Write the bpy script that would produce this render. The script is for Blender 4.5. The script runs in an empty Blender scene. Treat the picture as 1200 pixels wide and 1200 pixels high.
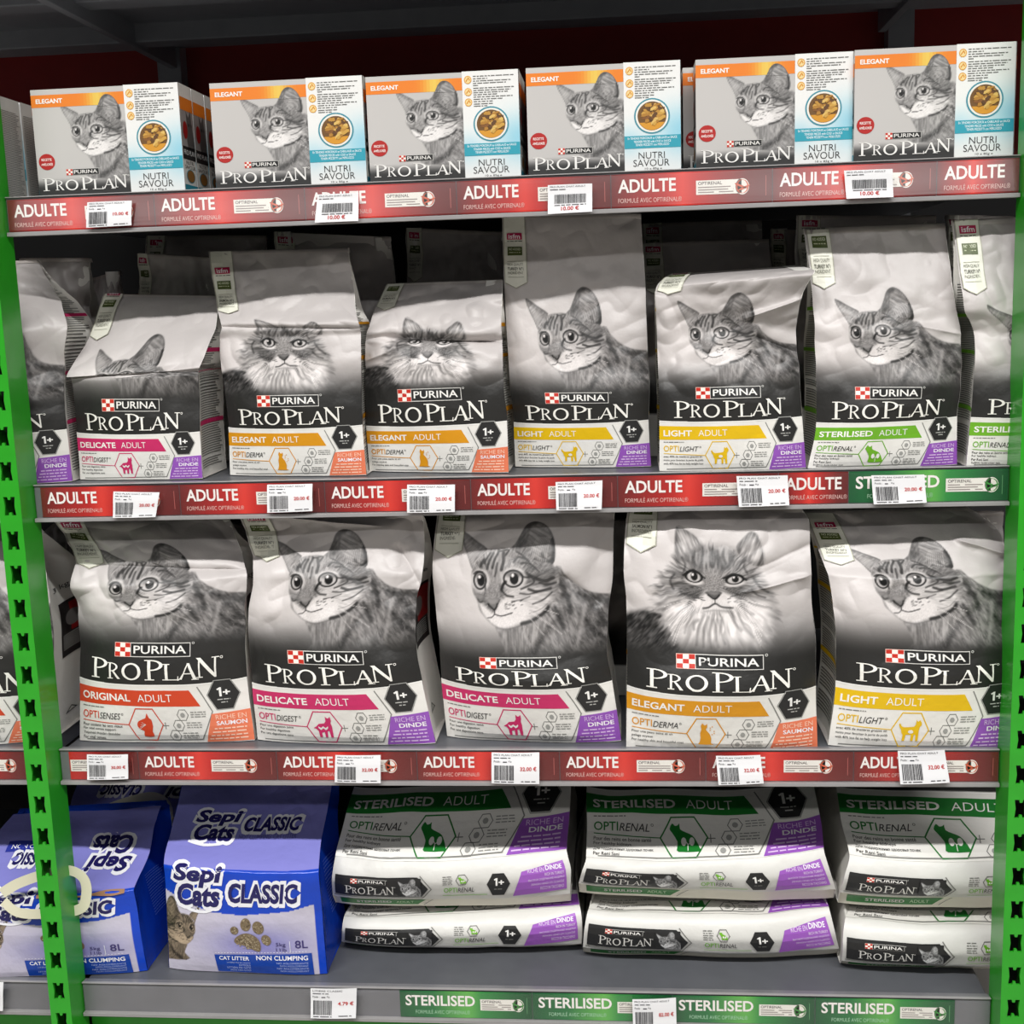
import bpy, bmesh, math, random
import numpy as np
from mathutils import Vector, Matrix

# ------------------------------------------------------------------ camera, world, lights, exposure
scn = bpy.context.scene
COL = scn.collection
CAM = np.array([.7146, -1.4314, 1.0452]); PITCH, ROLL, YAW, FPX = -.1671, -.0328, .0917, 1449.4
_c, _s = math.cos, math.sin
FW = np.array([-_s(YAW)*_c(PITCH), _c(YAW)*_c(PITCH), _s(PITCH)])
_rt = np.array([_c(YAW), _s(YAW), 0.]); _up = np.cross(_rt, FW)
RT = _rt*_c(ROLL) + _up*_s(ROLL); UP = -_rt*_s(ROLL) + _up*_c(ROLL)
cd = bpy.data.cameras.new('camera'); cam = bpy.data.objects.new('camera', cd); COL.objects.link(cam)
cd.sensor_fit = 'HORIZONTAL'; cd.sensor_width = 36.0; cd.lens = 36.0*FPX/1200.0
cd.clip_start = .05; cd.clip_end = 50
cam.matrix_world = Matrix(((RT[0], UP[0], -FW[0], CAM[0]), (RT[1], UP[1], -FW[1], CAM[1]),
                           (RT[2], UP[2], -FW[2], CAM[2]), (0, 0, 0, 1)))
scn.camera = cam
w = bpy.data.worlds.new('store_ambient'); scn.world = w; w.use_nodes = True
w.node_tree.nodes['Background'].inputs[0].default_value = (1.0, .97, .95, 1)
w.node_tree.nodes['Background'].inputs[1].default_value = .07
def area(name, loc, size, sy, power, target, col=(1, .985, .965)):
    l = bpy.data.lights.new(name, 'AREA'); l.shape = 'RECTANGLE'; l.size = size; l.size_y = sy; l.energy = power; l.color = col
    o = bpy.data.objects.new(name, l); COL.objects.link(o); o.location = loc
    d = Vector(target) - Vector(loc); o.rotation_euler = d.to_track_quat('-Z', 'Y').to_euler(); return o
KEY = area('ceiling_light_row', (.575, -1.70, 2.64), 4.2, .09, 122, (.575, -1.55, 0)); KEY.data.spread = math.radians(138)
for fx, fl in ((1.72, 1.25), (-1.0, 1.6)): area('far_ceiling_light', (fx, -3.6, 2.64), fl, .03, 13, (fx*.6+.23, 0, 1.0))
scn.view_settings.view_transform = 'Standard'; scn.view_settings.look = 'None'
scn.view_settings.gamma = 1; scn.view_settings.use_curve_mapping = False
scn.view_settings.exposure = 0.0

# ------------------------------------------------------------------ helpers
def ray(px, py): return FW + RT*(px-600)/FPX - UP*(py-600)/FPX
def at_y(px, py, y):
    d = ray(px, py); return CAM + d*(y-CAM[1])/d[1]
def at_z(px, py, z):
    d = ray(px, py); return CAM + d*(z-CAM[2])/d[2]
def lin(c):
    c = np.asarray(c, float); return np.where(c <= .04045, c/12.92, ((c+.055)/1.055)**2.4)
def rgb(r, g, b): return lin(np.array([r, g, b])/255.)
WHITE = rgb(236, 234, 228); BLACK = rgb(38, 38, 37); GREYB = rgb(202, 195, 191)

def vnoise(x, y, seed=0):
    x = np.asarray(x, float); y = np.asarray(y, float)
    xi = np.floor(x).astype(np.int64); yi = np.floor(y).astype(np.int64); fx = x-xi; fy = y-yi
    fx = fx*fx*(3-2*fx); fy = fy*fy*(3-2*fy)
    def h(a, b):
        n = (a*374761393 + b*668265263 + seed*974634721) & 0xffffffff
        n = ((n ^ (n >> 13))*1274126177) & 0xffffffff
        return ((n ^ (n >> 16)) & 0xffff)/65535.0
    return (h(xi, yi)*(1-fx)+h(xi+1, yi)*fx)*(1-fy) + (h(xi, yi+1)*(1-fx)+h(xi+1, yi+1)*fx)*fy
def sstep(a, b, x):
    t = np.clip((x-a)/(b-a), 0, 1); return t*t*(3-2*t)

# materials ---------------------------------------------------------
def mat_attr(name, rough, coat=0., bump=0., bscale=60., spec=.5):
    m = bpy.data.materials.new(name); m.use_nodes = True; nt = m.node_tree; b = nt.nodes['Principled BSDF']
    a = nt.nodes.new('ShaderNodeAttribute'); a.attribute_name = 'Col'
    nt.links.new(a.outputs['Color'], b.inputs['Base Color'])
    b.inputs['Roughness'].default_value = rough; b.inputs['Coat Weight'].default_value = coat
    b.inputs['Coat Roughness'].default_value = .12; b.inputs['Specular IOR Level'].default_value = spec
    if bump:
        tc = nt.nodes.new('ShaderNodeTexCoord'); n = nt.nodes.new('ShaderNodeTexNoise'); bp = nt.nodes.new('ShaderNodeBump')
        n.inputs['Scale'].default_value = bscale; n.inputs['Detail'].default_value = 3
        bp.inputs['Strength'].default_value = bump; bp.inputs['Distance'].default_value = .004
        nt.links.new(tc.outputs['Object'], n.inputs['Vector']); nt.links.new(n.outputs['Fac'], bp.inputs['Height'])
        nt.links.new(bp.outputs['Normal'], b.inputs['Normal'])
    return m
def mat_plain(name, col, rough=.5, metal=0., nscale=40., namp=.12, coat=0.):
    m = bpy.data.materials.new(name); m.use_nodes = True; nt = m.node_tree; b = nt.nodes['Principled BSDF']
    tc = nt.nodes.new('ShaderNodeTexCoord'); n = nt.nodes.new('ShaderNodeTexNoise'); r = nt.nodes.new('ShaderNodeValToRGB')
    n.inputs['Scale'].default_value = nscale
    nt.links.new(tc.outputs['Object'], n.inputs['Vector']); nt.links.new(n.outputs['Fac'], r.inputs['Fac'])
    for e, k in ((r.color_ramp.elements[0], 1-namp), (r.color_ramp.elements[1], 1+namp)): e.color = (*[min(1, x*k) for x in col], 1)
    nt.links.new(r.outputs['Color'], b.inputs['Base Color'])
    b.inputs['Roughness'].default_value = rough; b.inputs['Metallic'].default_value = metal; b.inputs['Coat Weight'].default_value = coat
    return m
FILM = mat_attr('printed_matte_film', .42, bump=.22, bscale=70)
GLOSS = mat_attr('printed_glossy_film', .25, bump=.35, bscale=55)
PAPER = mat_attr('printed_paper', .6)
CARTON = mat_attr('printed_carton', .5)
STRIPM = mat_attr('laminated_strip', .38, coat=.5)
GREEN = mat_plain('green_powder_coat', rgb(42, 158, 34), .33, coat=.2)
GREYM = mat_plain('grey_painted_steel', rgb(86, 88, 93), .45)
DARKM = mat_plain('dark_painted_steel', rgb(128, 131, 138), .5)
BACKM = mat_plain('black_back_panel', rgb(34, 34, 36), .6)
REDM = mat_plain('dark_red_panel', rgb(120, 14, 14), .55)
RAILM = mat_plain('grey_rail_plastic', rgb(112, 112, 116), .3, coat=.3)
LIPM = mat_plain('pale_rail_lip', rgb(150, 148, 148), .35)
FLOORM = mat_plain('store_floor_tile', rgb(150, 146, 140), .4, nscale=8)
def mat_clear():
    m = bpy.data.materials.new('clear_rail_cover'); m.use_nodes = True; nt = m.node_tree
    for n in list(nt.nodes): nt.nodes.remove(n)
    o = nt.nodes.new('ShaderNodeOutputMaterial'); mx = nt.nodes.new('ShaderNodeMixShader')
    t = nt.nodes.new('ShaderNodeBsdfTransparent'); g = nt.nodes.new('ShaderNodeBsdfGlossy'); fr = nt.nodes.new('ShaderNodeLayerWeight'); pw = nt.nodes.new('ShaderNodeMath'); ma = nt.nodes.new('ShaderNodeMath')
    g.inputs['Roughness'].default_value = .25; fr.inputs['Blend'].default_value = .5; pw.operation = 'POWER'; pw.inputs[1].default_value = 5; ma.operation = 'MULTIPLY_ADD'; ma.inputs[1].default_value = .9; ma.inputs[2].default_value = .07
    nt.links.new(fr.outputs['Facing'], pw.inputs[0]); nt.links.new(pw.outputs[0], ma.inputs[0])
    nz = nt.nodes.new('ShaderNodeTexNoise'); nz.inputs['Scale'].default_value = 9
    bp = nt.nodes.new('ShaderNodeBump'); bp.inputs['Strength'].default_value = .05
    nt.links.new(nz.outputs['Fac'], bp.inputs['Height']); nt.links.new(bp.outputs['Normal'], g.inputs['Normal'])
    nt.links.new(ma.outputs[0], mx.inputs[0]); nt.links.new(t.outputs[0], mx.inputs[1]); nt.links.new(g.outputs[0], mx.inputs[2])
    nt.links.new(mx.outputs[0], o.inputs[0]); return m
CLEAR = mat_clear()

# mesh building -----------------------------------------------------
class MB:
    def __init__(s): s.v = []; s.f = []; s.c = []; s.n = 0
    def add(s, V, F, C):
        V = np.asarray(V, float); n = len(V); C = np.asarray(C, float)
        if C.ndim == 1: C = np.tile(C, (n, 1))
        s.v.append(V); s.c.append(C); o = s.n; s.f += [[i+o for i in f] for f in F]; s.n += n
    def grid(s, P, C):
        a, b = P.shape[:2]; idx = np.arange(a*b).reshape(a, b)
        F = np.stack([idx[:-1, :-1], idx[:-1, 1:], idx[1:, 1:], idx[1:, :-1]], -1).reshape(-1, 4).tolist()
        C = np.asarray(C, float); C = np.tile(C, (a*b, 1)) if C.ndim == 1 else C.reshape(-1, 3)
        s.add(P.reshape(-1, 3), F, C)
    def box(s, x0, x1, y0, y1, z0, z1, C=(.5, .5, .5)):
        V = [(x, y, z) for z in (z0, z1) for y in (y0, y1) for x in (x0, x1)]
        s.add(V, [(0, 2, 3, 1), (4, 5, 7, 6), (0, 1, 5, 4), (2, 6, 7, 3), (0, 4, 6, 2), (1, 3, 7, 5)], C)
    def build(s, name, mat, parent=None, smooth=True, bevel=0.):
        V = np.concatenate(s.v); C = np.concatenate(s.c); origin = None
        me = bpy.data.meshes.new(name)
        if parent is not None:
            q = parent
            while q is not None: V = V - np.array(q.location); q = q.parent
        else:
            origin = (V.min(0)+V.max(0))/2; origin[2] = V[:, 2].min(); V = V-origin
        me.from_pydata(V.tolist(), [], s.f); me.update()
        ca = me.color_attributes.new('Col', 'FLOAT_COLOR', 'POINT')
        ca.data.foreach_set('color', np.concatenate([C, np.ones((len(C), 1))], 1).astype(np.float32).ravel())
        if smooth: me.polygons.foreach_set('use_smooth', np.ones(len(me.polygons), bool))
        me.materials.append(mat)
        o = bpy.data.objects.new(name, me); COL.objects.link(o)
        if parent is not None: o.parent = parent
        else: o.location = origin
        if bevel:
            md = o.modifiers.new('edge', 'BEVEL'); md.width = bevel; md.segments = 2; md.limit_method = 'ANGLE'
        return o
def tag(o, label, cat, group=None, kind=None):
    o['label'] = label
    if cat: o['category'] = cat
    if group: o['group'] = group
    if kind: o['kind'] = kind
    return o
def empty(name, loc, label, cat, group=None):
    o = bpy.data.objects.new(name, None); COL.objects.link(o); o.location = tuple(float(x) for x in loc); o.empty_display_size = .05
    return tag(o, label, cat, group)

# text --------------------------------------------------------------
_tc = {}
def text2d(t, bold=0., shear=0.):
    k = (t, bold, shear)
    if k in _tc: return _tc[k]
    cu = bpy.data.curves.new('txt', 'FONT'); cu.body = t; cu.size = 1; cu.offset = bold; cu.shear = shear; cu.resolution_u = 3
    ob = bpy.data.objects.new('txt', cu); COL.objects.link(ob)
    dg = bpy.context.evaluated_depsgraph_get(); me = ob.evaluated_get(dg).to_mesh()
    V = np.array([(v.co.x, v.co.y) for v in me.vertices]); F = [list(p.vertices) for p in me.polygons]
    ob.evaluated_get(dg).to_mesh_clear(); bpy.data.objects.remove(ob); bpy.data.curves.remove(cu)
    if len(V) == 0: V = np.zeros((1, 2)); F = []
    V = (V-V.min(0))/np.maximum(V.max(0)-V.min(0), 1e-6)
    _tc[k] = (V, F); return _tc[k]

def smooth_poly(P, n=4, closed=True):
    P = np.asarray(P, float); m = len(P); out = []
    for i in range(m if closed else m-1):
        p0, p1, p2, p3 = (P[(i-1) % m], P[i], P[(i+1) % m], P[(i+2) % m]) if closed else (P[max(i-1, 0)], P[i], P[i+1], P[min(i+2, m-1)])
        for j in range(n):
            t = j/n; out.append(.5*((2*p1)+(p2-p0)*t+(2*p0-5*p1+4*p2-p3)*t*t+(3*p1-p0-3*p2+p3)*t**3))
    if not closed: out.append(P[-1])
    return np.array(out)

class Art:
    """flat artwork in its own units; compiled into small pieces, then laid on a surface"""
    def __init__(s): s.items = []; s.comp = None
    def raw(s, V, F, col, layer=1): s.items.append((np.asarray(V, float), F, col, layer)); return s
    def poly(s, P, col, layer=1): return s.raw(P, [list(range(len(P)))], col, layer)
    def rect(s, x0, y0, x1, y1, col, layer=1): return s.poly([(x0, y0), (x1, y0), (x1, y1), (x0, y1)], col, layer)
    def ell(s, cx, cy, rx, ry, col, layer=1, n=24, rot=0.):
        a = np.linspace(0, 2*math.pi, n, endpoint=False); x = rx*np.cos(a); y = ry*np.sin(a)
        return s.poly(np.stack([cx+x*_c(rot)-y*_s(rot), cy+x*_s(rot)+y*_c(rot)], 1), col, layer)
    def line(s, P, wd, col, layer=1, closed=False):
        P = np.asarray(P, float)
        if closed: P = np.concatenate([P, P[:1]])
        d = np.diff(P, axis=0); d /= np.maximum(np.linalg.norm(d, axis=1)[:, None], 1e-9); nrm = np.stack([-d[:, 1], d[:, 0]], 1)
        N = np.concatenate([nrm[:1], (nrm[:-1]+nrm[1:])/2, nrm[-1:]]); 
        if closed: N[0] = N[-1] = (nrm[0]+nrm[-1])/2
        N /= np.maximum((N**2).sum(1)[:, None], .35)
        V = np.concatenate([P+N*wd/2, P-N*wd/2]); m = len(P)
        return s.raw(V, [[i, i+m, i+m+1, i+1] for i in range(m-1)], col, layer)
    def ring(s, cx, cy, rx, ry, wd, col, layer=1, n=28):
        a = np.linspace(0, 2*math.pi, n, endpoint=False)
        return s.line(np.stack([cx+rx*np.cos(a), cy+ry*np.sin(a)], 1), wd, col, layer, True)
    def text(s, t, x0, y0, x1, y1, col, layer=2, bold=0., shear=0.):
        V, F = text2d(t, bold, shear); return s.raw(V*np.array([x1-x0, y1-y0])+np.array([x0, y0]), F, col, layer)
    def scribble(s, x0, x1, y, h, col, rnd, layer=2):
        x = x0
        while x < x1:
            L = rnd.uniform(.6, 2.6)*h*1.6; e = min(x+L, x1); s.rect(x, y, e, y+h*.55, col, layer); x = e+h*.55
        return s
    def compile(s, du=None, dv=None):
        if s.comp is not None: return s.comp
        bm = bmesh.new()
        for i, (V, F, c, l) in enumerate(s.items):
            vs = [bm.verts.new((float(p[0]), float(p[1]), 0)) for p in V]
            for f in F:
                try: fc = bm.faces.new([vs[k] for k in f]); fc.material_index = i
                except ValueError: pass
        if du:
            xs = [v.co.x for v in bm.verts]; ys = [v.co.y for v in bm.verts]
            for ax, lo, hi, st in ((0, min(xs), max(xs), du), (1, min(ys), max(ys), dv)):
                k = math.floor(lo/st)+1
                while k*st < hi:
                    co = [0, 0, 0]; no = [0, 0, 0]; co[ax] = k*st; no[ax] = 1
                    bmesh.ops.bisect_plane(bm, geom=bm.faces[:]+bm.edges[:]+bm.verts[:], dist=1e-6, plane_co=co, plane_no=no); k += 1
        V = []; F = []; C = []; Ls = []
        for fc in bm.faces:
            it = s.items[fc.material_index]; ids = []
            ps = [(v.co.x, v.co.y) for v in fc.verts]
            ar = sum(ps[k-1][0]*ps[k][1]-ps[k][0]*ps[k-1][1] for k in range(len(ps)))
            if ar < 0: ps.reverse()
            for p in ps: ids.append(len(V)); V.append(p); C.append(it[2]); Ls.append(it[3])
            F.append(ids)
        bm.free()
        s.comp = (np.array(V), F, np.array(C), np.array(Ls, float)); return s.comp
    def lay(s, mb, S, off=.0004, dl=.0002, du=None, dv=None, clip=None):
        V, F, C, L = s.compile(du, dv)
        if clip is not None:      # keep faces inside v range
            keep = [f for f in F if clip[0] <= min(V[f, 1]) and max(V[f, 1]) <= clip[1]]; F = keep
        if not F: return
        P = S(V[:, 0], V[:, 1]); e = 1e-3
        A = S(V[:, 0]+e, V[:, 1])-S(V[:, 0]-e, V[:, 1]); B = S(V[:, 0], V[:, 1]+e)-S(V[:, 0], V[:, 1]-e)
        N = np.cross(A, B); N /= np.maximum(np.linalg.norm(N, axis=1)[:, None], 1e-12)
        mb.add(P+N*(off+dl*L)[:, None], F, C)

def planar(O, X, Y):
    O, X, Y = (np.asarray(a, float) for a in (O, X, Y))
    return lambda u, v: O+np.asarray(u)[:, None]*X+np.asarray(v)[:, None]*Y

# ------------------------------------------------------------------ printed cat portraits (evaluated per vertex of the print)
class Pt:
    def __init__(s, x, y): s.x = x; s.y = y; s.g = np.full(len(x), .5); s.cov = np.zeros(len(x))
    def put(s, i, a, val): s.g[i] = s.g[i]*(1-a)+(val if np.isscalar(val) else val[i])*a
    def _sdf(s, P, m, closed):
        lo = P.min(0)-m; hi = P.max(0)+m
        i = np.where((s.x > lo[0]) & (s.x < hi[0]) & (s.y > lo[1]) & (s.y < hi[1]))[0]
        x = s.x[i]; y = s.y[i]; d = np.full(len(i), 1e9); ins = np.zeros(len(i), bool); n = len(P)
        for k in range(n if closed else n-1):
            a = P[k]; b = P[(k+1) % n]; ex, ey = b-a; L = ex*ex+ey*ey+1e-9
            t = np.clip(((x-a[0])*ex+(y-a[1])*ey)/L, 0, 1); d = np.minimum(d, (x-a[0]-t*ex)**2+(y-a[1]-t*ey)**2)
            if closed and a[1] != b[1]:
                ins ^= ((a[1] > y) != (b[1] > y)) & (x < (b[0]-a[0])*(y-a[1])/(b[1]-a[1])+a[0])
        d = np.sqrt(d); return i, np.where(ins, -d, d) if closed else d
    def fill(s, P, val, soft=6, alpha=1., cover=False, sm=3, rag=0.):
        P = smooth_poly(P, sm) if sm > 1 else np.asarray(P, float)
        i, d = s._sdf(P, soft*2+rag*2, True)
        if rag: d = d+(vnoise(s.x[i]/9, s.y[i]/14, 7)-.5)*2*rag
        a = alpha*(1-sstep(-soft, soft, d)); s.put(i, a, val)
        if cover: s.cov[i] = np.maximum(s.cov[i], a)
    def stroke(s, P, wd, val, soft=3, alpha=1., taper=True):
        P = smooth_poly(P, 4, False); i, d = s._sdf(P, wd+soft*2, False)
        a = alpha*(1-sstep(wd/2-soft, wd/2+soft, d)); s.put(i, a, val)
    def ell(s, cx, cy, rx, ry, val, soft=3, alpha=1., rot=0.):
        X = s.x-cx; Y = s.y-cy; x = X*_c(rot)+Y*_s(rot); y = -X*_s(rot)+Y*_c(rot)
        q = np.sqrt((x/rx)**2+(y/ry)**2)+1e-9; d = (q-1)*min(rx, ry)
        a = alpha*(1-sstep(-soft, soft, d)); i = np.where(a > 0)[0]; s.put(i, a[i], val)

def cat_short(X, Y, body=True):
    p = Pt(X, Y); n2 = vnoise(X/4.3+Y/11, Y/5-X/13, 2); n3 = vnoise(X/26+Y/50, Y/30-X/60, 3)
    ang = np.arctan2(Y-540, X-500); rad = np.hypot(X-500, Y-540)
    hs = vnoise(ang*34, rad/34, 1); hs2 = vnoise(ang*70, rad/24, 9)
    bs = vnoise((X*.8-Y*.6)/7, (X*.6+Y*.8)/34, 4); bs2 = vnoise((X*.5-Y*.86)/4, (X*.86+Y*.5)/16, 12)
    hf = .60+.26*(hs-.5)+.16*(hs2-.5)+.14*(n3-.5); bf = .56+.32*(bs-.5)+.18*(bs2-.5)+.16*(n3-.5)
    if body:
        p.fill([(500, 640), (522, 740), (545, 800), (520, 900), (1400, 900), (1300, 545), (1180, 532), (1090, 522), (1020, 502), (950, 460), (900, 410), (850, 360), (700, 480)], bf, 6, 1, True)
        p.fill([(980, 560), (1100, 520), (1300, 540), (1400, 900), (860, 900)], bf*.70, 60, .8)
        p.fill([(510, 680), (700, 670), (830, 640), (760, 760), (690, 880), (545, 900)], .62+.34*(vnoise(X/9, Y/40, 14)-.5), 26, .85)
        for k in range(10): p.stroke([(545+k*24, 690+k % 3*12), (556+k*22, 780+k % 2*24), (566+k*20, 850)], 7, .36 if k % 2 else .74, 5, .5)
        p.stroke([(600, 880), (720, 820), (790, 740), (850, 680), (940, 620)], 50, .22+.24*(bs2-.5), 26, .8)
        p.fill([(800, 720), (880, 640), (960, 600), (1000, 640), (960, 760), (860, 860), (740, 880)], .58+.3*(bs-.5), 26, .75)
        p.stroke([(1035, 580), (1020, 680), (990, 800)], 26, .74, 14, .6); p.stroke([(955, 520), (985, 560), (1035, 585)], 16, .66, 10, .5)
        for q in (((1075, 590), (1120, 620), (1160, 690)), ((1110, 550), (1170, 580), (1240, 650)), ((1050, 660), (1100, 720), (1180, 770)), ((900, 520), (940, 560), (950, 610)), ((855, 590), (880, 630), (910, 690)), ((1180, 560), (1230, 590), (1300, 640)), ((1130, 680), (1190, 700), (1260, 760)), ((990, 520), (1040, 540), (1090, 560)), ((870, 440), (900, 490), (930, 530))):
            p.stroke(q, 26, .20+.2*(bs2-.5), 14, .75)
        for k in range(60):
            r = random.Random(k+300); x = r.uniform(600, 1190); y = r.uniform(560, 830); l = r.uniform(20, 46); p.stroke([(x, y), (x+l*.3, y+l*.5), (x+l*.4, y+l)], 4.5, r.choice([.2, .3, .78, .85]), 3, .4)
    # ears
    p.fill([(262, 180), (300, 192), (350, 226), (432, 276), (405, 310), (365, 345), (352, 388), (318, 318), (282, 250)], .58+.2*(vnoise((X+Y)/8, (X-Y)/40, 6)-.5), 4, 1, True)
    p.fill([(284, 218), (330, 250), (384, 288), (362, 330), (348, 360), (310, 290)], .72+.24*(vnoise((X+Y)/7, (X-Y)/50, 16)-.5), 10, .9)
    p.stroke([(262, 182), (350, 226), (430, 276)], 16, .36, 8, .75); p.stroke([(262, 185), (300, 285), (350, 385)], 7, .44, 5, .6)
    eb = vnoise((X*.5-Y*.87)/6, (X*.87+Y*.5)/50, 17)
    p.fill([(560, 292), (600, 250), (632, 190), (662, 130), (710, 100), (765, 118), (808, 168), (834, 232), (842, 300), (830, 352), (760, 372), (640, 330)], .46+.3*(hs-.5)+.16*(hs2-.5), 4, 1, True)
    p.fill([(690, 150), (740, 130), (790, 176), (815, 240), (812, 300), (770, 340), (706, 290), (676, 220)], .62+.34*(eb-.5), 16, .85)
    p.fill([(740, 200), (790, 200), (806, 270), (770, 300)], .42, 22, .6)
    p.stroke([(640, 190), (668, 128), (712, 104), (768, 122), (810, 172), (835, 240)], 12, .3, 7, .6)
    p.stroke([(828, 226), (838, 290), (824, 345)], 28, .13, 11, .9); p.stroke([(764, 300), (776, 326), (806, 345)], 20, .18, 9, .8)
    for k in range(9): p.stroke([(690+k*12, 318+k*3), (706+k*12, 262-k*3), (736+k*10, 212)], 4.5, .86, 3, .55)
    # head
    p.fill([(350, 390), (378, 335), (430, 290), (490, 277), (560, 275), (640, 300), (740, 340), (820, 350), (862, 400), (862, 500), (815, 585), (735, 640), (640, 672), (560, 686), (500, 678), (455, 652), (420, 620), (394, 590), (380, 545), (354, 505), (346, 440)], hf, 7, 1, True)
    p.fill([(640, 320), (760, 350), (840, 370), (860, 470), (800, 520), (700, 470), (660, 400)], hf*.80, 30, .85)
    p.fill([(480, 300), (560, 300), (545, 400), (500, 470), (460, 470), (440, 400)], .70+.24*(hs-.5), 22, .7)
    p.fill([(560, 500), (660, 470), (760, 480), (832, 520), (800, 585), (720, 640), (600, 670), (520, 600)], .88+.22*(hs-.5), 24, .95)
    p.fill([(395, 560), (440, 580), (484, 606), (540, 536), (640, 545), (700, 590), (650, 650), (560, 682), (500, 676), (455, 650), (415, 610)], .97+.1*(n2-.5), 12, .97)
    p.fill([(418, 470), (455, 440), (505, 450), (518, 500), (505, 535), (450, 535), (428, 525)], .60+.26*(hs2-.5), 16, .8)
    p.stroke([(428, 505), (420, 535), (436, 560)], 12, .34, 8, .6); p.stroke([(520, 470), (524, 505), (540, 530)], 12, .4, 8, .6)
    p.fill([(352, 480), (400, 495), (420, 540), (390, 545), (362, 515)], .52+.2*(hs-.5), 12, .7); p.stroke([(384, 540), (398, 552), (414, 548)], 10, .2, 5, .7)
    # forehead marks
    for a, wd in (([(420, 335), (402, 362), (404, 392)], 18), ([(455, 300), (436, 326), (424, 352)], 11), ([(474, 300), (452, 340), (440, 380)], 13),
                  ([(505, 292), (482, 335), (472, 376)], 13), ([(534, 300), (536, 340), (526, 384)], 19), ([(566, 285), (545, 312)], 10), ([(500, 350), (494, 390), (486, 420)], 9),
                  ([(596, 345), (625, 320), (660, 326)], 11), ([(612, 292), (650, 312), (700, 352)], 10), ([(500, 282), (520, 290), (560, 280)], 7), ([(640, 350), (690, 352), (750, 390)], 9),
                  ([(672, 402), (730, 428), (785, 441), (835, 424)], 19), ([(700, 414), (722, 446), (690, 468), (645, 484)], 10), ([(690, 486), (745, 498), (820, 482)], 15),
                  ([(640, 508), (690, 512), (740, 502)], 8), ([(530, 494), (560, 518), (600, 524)], 11), ([(590, 548), (650, 540), (700, 524)], 4), ([(720, 562), (780, 542), (830, 504)], 8), ([(752, 452), (800, 462), (850, 452)], 10)):
        p.stroke(a, wd, .14+.12*hs2, 5, .85)
    for k in range(46):
        r = random.Random(k); x = r.uniform(560, 850); y = r.uniform(310, 400); p.stroke([(x, y), (x+18, y+r.uniform(4, 16))], 4, r.choice([.24, .3, .82]), 3, .5)
    # eyes
    for cx, cy, rx, ry in ((397, 443, 35, 46), (597, 430, 55, 44)):
        p.ell(cx+2, cy-1, rx+22, ry+16, .90, 11, .9); p.ell(cx, cy, rx+6, ry+4, .07, 4); p.ell(cx, cy+1, rx-4, ry-6, .84, 4)
        p.ell(cx+3, cy-ry*.5, rx*.85, ry*.36, .40, 10, .8); p.ell(cx+6, cy+1, 19+rx*.12, 30, .03, 4); p.ell(cx-3, cy-17, 9, 9, 1.1, 3)
    p.stroke([(552, 448), (538, 462), (528, 488)], 15, .12, 6); p.stroke([(428, 466), (430, 492)], 10, .2, 5, .8); p.stroke([(360, 410), (380, 396), (412, 400)], 8, .1, 4, .8); p.stroke([(640, 404), (660, 420), (690, 424)], 9, .1, 5, .8)
    # nose, mouth
    p.fill([(430, 542), (470, 534), (518, 536), (505, 566), (488, 588), (458, 572)], .50, 7); p.fill([(444, 540), (480, 536), (508, 540), (490, 560), (462, 560)], .66, 8, .8)
    p.stroke([(450, 566), (470, 580), (487, 590), (502, 572)], 9, .10, 4, .95); p.ell(450, 562, 8, 5, .08, 3, .8, .4); p.ell(504, 562, 7, 5, .08, 3, .8, -.6); p.stroke([(508, 560), (518, 540)], 6, .3, 4, .6)
    p.stroke([(487, 590), (488, 612)], 6, .15, 3); p.stroke([(488, 612), (530, 622), (596, 606)], 6, .16, 3, .9); p.stroke([(488, 612), (470, 628), (445, 630)], 6, .25, 3, .8)
    p.stroke([(470, 664), (510, 682), (570, 688), (650, 672)], 7, .45, 5, .7); p.stroke([(400, 590), (425, 625), (460, 655)], 5, .55, 4, .6)
    for k in range(18):
        r = random.Random(k+50); x = r.uniform(545, 650); y = r.uniform(540, 590); p.stroke([(x, y), (x+12, y-4)], 4.5, .3, 2.5, .7)
    p.stroke([(655, 662), (720, 646), (785, 612), (815, 580)], 18, .12, 7, .85); p.stroke([(700, 610), (770, 590), (820, 550)], 5, .5, 3, .6)
    for e in ((850, 560), (880, 620), (850, 680), (790, 720), (900, 720)): p.stroke([(640, 575), ((620+e[0])/2, (575+e[1])/2-14), e], 3.4, .95, 2, .7)
    return p.g, p.cov

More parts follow.
